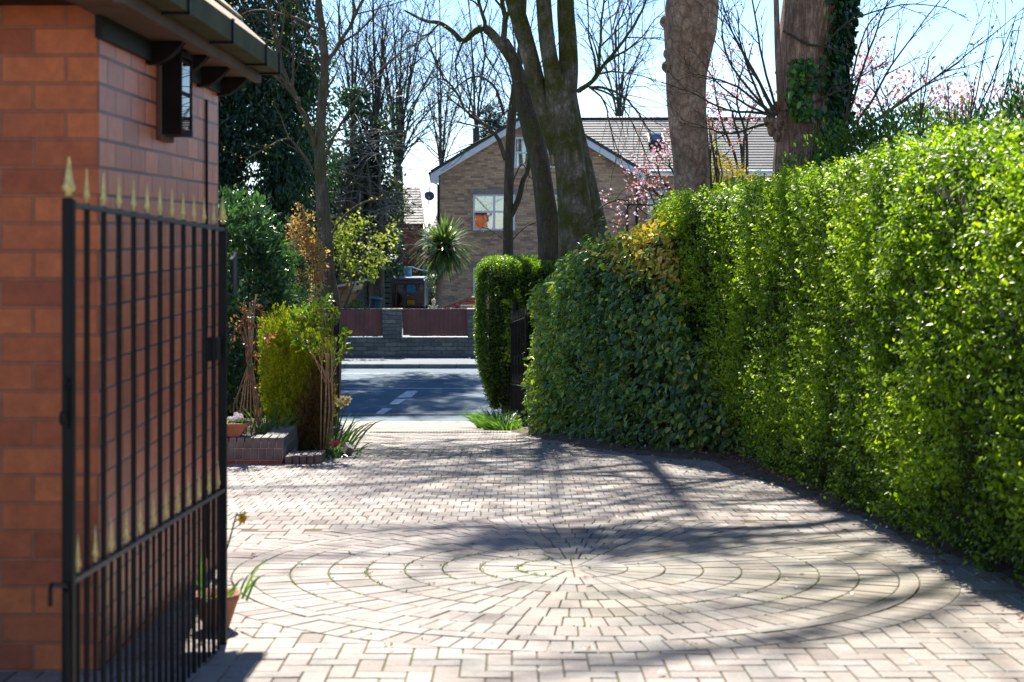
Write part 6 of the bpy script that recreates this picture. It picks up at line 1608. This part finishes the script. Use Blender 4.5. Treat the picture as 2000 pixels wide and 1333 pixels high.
p = P(508, 802, 15.4)
daffodil('yellow daffodil among green leaves between the cane wigwam and the golden conifer', (p.x + .05, 15.4, float(zg(15.4)) + .1), [(p, (.2, -1, 0)), (p + Vector((-.03, .05, -.03)), (-.5, -.8, 0))], M['daff'], 70, .46, 115, None, .010, (0, 0), .045, .35)
# primroses and pansies
def posy(name, label, c, n, spread, col, seed, leafmat='shrubgreen', nl=30, hs=.03, cat='flower', group=None):
    root = empty(name, c, label, cat, group); r = np.random.default_rng(seed)
    P0 = np.array(c) + np.c_[r.normal(0, spread, (nl, 2)), np.zeros(nl)]
    leaves('leaves', M[leafmat], root, P0, np.c_[r.normal(0, .8, (nl, 2)), np.full(nl, .5)], np.c_[r.normal(0, .3, (nl, 2)), np.ones(nl)], .075, .04, r.random(nl), True)
    C_ = np.array(c) + np.c_[r.normal(0, spread * .8, (n, 2)), r.uniform(.05, .095, n)]
    a = np.tile(np.arange(5) * 1.2566, n); D = np.c_[np.cos(a), np.sin(a) * .6 - .2, np.sin(a) * .7 + .2]; N = np.tile([0.1, -.9, .6], (n * 5, 1))
    leaves('blossoms', col, root, np.repeat(C_, 5, 0), D, N, hs * .75, hs * .7, np.repeat(r.random(n), 5), True)
def petal_mat(n_, a, c): return leaf_mat(n_, [(0, a), (1, c)], .5, .35, (1.1, 1, 1))
M['magenta'] = petal_mat('magenta_petal', (.40, .01, .12), (.65, .04, .28)); M['whitep'] = petal_mat('white_petal', (.75, .75, .68), (.9, .9, .85)); M['redp'] = petal_mat('red_petal', (.45, .01, .03), (.65, .05, .08)); M['purplep'] = petal_mat('violet_petal', (.22, .12, .42), (.42, .30, .62))
p = P(656, 880, 16.0); gzz = float(zg(16.0)) + .04
posy('primrose', 'bright magenta primroses at the tip of the flower bed by the drive', (p.x, 16.0, gzz), 26, .075, M['magenta'], 121)
posy('bedding_plant', 'low green leafy plants in shade under the golden conifer and standard rose', (P(600, 0, 15.45).x, 15.45, float(zg(15.45)) + .03), 2, .17, M['whitep'], 122, 'laurel', 130, .02, 'plant')
posy('bedding_plant', 'low green leafy plants behind the brick edging at the front of the bed', (P(640, 0, 15.7).x, 15.7, float(zg(15.7)) + .03), 1, .12, M['whitep'], 126, 'laurel', 90, .02, 'plant')
tt_ = tz + .10
posy('pansies', 'white pansies at the right end of the terracotta trough', (-2.64, 14.72, tt_), 13, .045, M['whitep'], 123, 'shrubgreen', 24, .042)
posy('pansies', 'red pansies in the middle of the terracotta trough', (-2.83, 14.72, tt_), 12, .035, M['redp'], 124, 'shrubgreen', 20, .042)
posy('pansies', 'pale violet pansies at the left of the terracotta trough', (-2.97, 14.72, tt_), 16, .045, M['purplep'], 125, 'shrubgreen', 20, .042)
# grass tuft at the right gate
gr = empty('grass_clump', (-.22, 23.6, float(zg(23.6))), 'tuft of long bright green grass below the clipped hedge at the right-hand gate', 'grass clump')
blades('grass_leaves', gr, (-.22, 23.7, float(zg(23.7))), 420, .42, .75, .008, 131)
blades('seed_blades', gr, (-.10, 22.9, float(zg(22.9))), 260, .34, .75, .008, 132, (-.2, -.1))
# standard rose with canes
rb = P(633, 880, 15.5); gb = float(zg(15.5))
rose = empty('standard_rose', (rb.x, 15.5, gb), 'standard rose with yellow-green leaves on tall bare canes in front of the golden conifer', 'rose')
b = MB(); tips = []
hub = P(640, 745, 15.5)
for du, r_ in ((-5, .010), (4, .009), (13, .007)):
    b.tube([Vector((rb.x + du * .002, 15.5 + du * .001, gb)), P(640 + du * .9, 800, 15.5), P(640 + du * .5, 745, 15.5), P(640 + du * .6, 690, 15.5)], [r_, r_, r_ * .9, r_ * .7], 6)
cr_ = dict(n=[3, 3], ratio=.5, wander=.10, up=[.03, .02], spread=35, rmin=.0035, max=2)
for pts in ([(636, 748), (615, 700), (595, 650), (585, 620)], [(638, 745), (622, 690), (610, 640), (612, 606)], [(640, 740), (640, 680), (636, 630), (630, 596)], [(645, 745), (655, 690), (650, 650), (655, 610)], [(644, 745), (655, 720), (670, 690), (672, 660)], [(640, 735), (600, 680), (580, 650)], [(642, 730), (625, 650), (600, 625)]):
    limb(b, px(pts, [15.5, 15.45, 15.4, 15.38][:len(pts)]), .007, .004, 1, cr_, tips, 5, .3, .22)
b.build('stems', M['cane'], rose, True)
M['roseleaf'] = leaf_mat('rose_leaf', [(0, (.04, .11, .02)), (.5, (.12, .22, .02)), (.8, (.28, .36, .03)), (1, (.40, .24, .05))], .3, .45, (1.15, 1.25, .4), .6)
buds('foliage', M['roseleaf'], rose, tips, 6, .028, .062, .034, 141, True)
for du in (-12, 9):
    b = MB(); b.tube([P(640 + du * 1.2, 905, 15.42), P(640 + du, 740, 15.42), P(640 + du * .7, 610, 15.44)], .007, 6); b.build('stake', M['cane'], rose, True)
# climber tied to a wigwam of canes
cb = P(487, 850, 15.15); gb = pz + .2
cl = empty('wigwam_climber', (cb.x, 15.15, gb), 'bare brown climber tied to a wigwam of canes behind the terracotta trough', 'climber')
b = MB(); tips = []
for u0, u1, v1 in ((462, 500, 575), (470, 492, 600), (480, 488, 590), (490, 484, 610), (500, 498, 585), (512, 478, 640), (506, 490, 650)):
    b.tube([P(u0, 850, 15.15 + (u0 - 487) * .004), P((u0 + 489) / 2, 760, 15.15), P(489 + (u0 - 487) * .12, 710, 15.15), P(u1, v1, 15.15)], [.007, .007, .0065, .005], 6)
b.build('canes', M['cane'], cl, True)
b = MB()
for pts in ([(500, 850), (512, 800), (492, 740), (486, 690), (470, 640), (490, 600), (512, 608)], [(478, 850), (462, 790), (478, 730), (494, 690), (505, 640), (520, 655)], [(490, 850), (505, 780), (484, 720), (478, 660), (462, 640), (455, 660)], [(470, 845), (456, 800), (470, 760), (490, 735), (500, 700), (515, 670)], [(485, 730), (482, 680), (480, 640), (478, 610)]):
    limb(b, px(pts, 15.12), .009, .004, 1, dict(cr_, rmin=.003), tips, 7, .45, .25)
b.build('vine', plain('vine_bark', (.16, .10, .065), .85, 0, .35, 20), cl, True)
M['vineleaf'] = leaf_mat('bronze_vine_leaf', [(0, (.12, .03, .04)), (.4, (.22, .08, .06)), (.7, (.34, .18, .06)), (1, (.24, .28, .05))], .4, .45)
buds('young_leaves', M['vineleaf'], cl, tips, 3, .022, .042, .024, 151, True, .75)
b = MB(); b.lathe(P(489, 715, 15.14), [(.028, 0), (.031, .01), (.028, .02)], 10); b.build('twine', plain('green_twine', (.05, .22, .10), .7), cl)
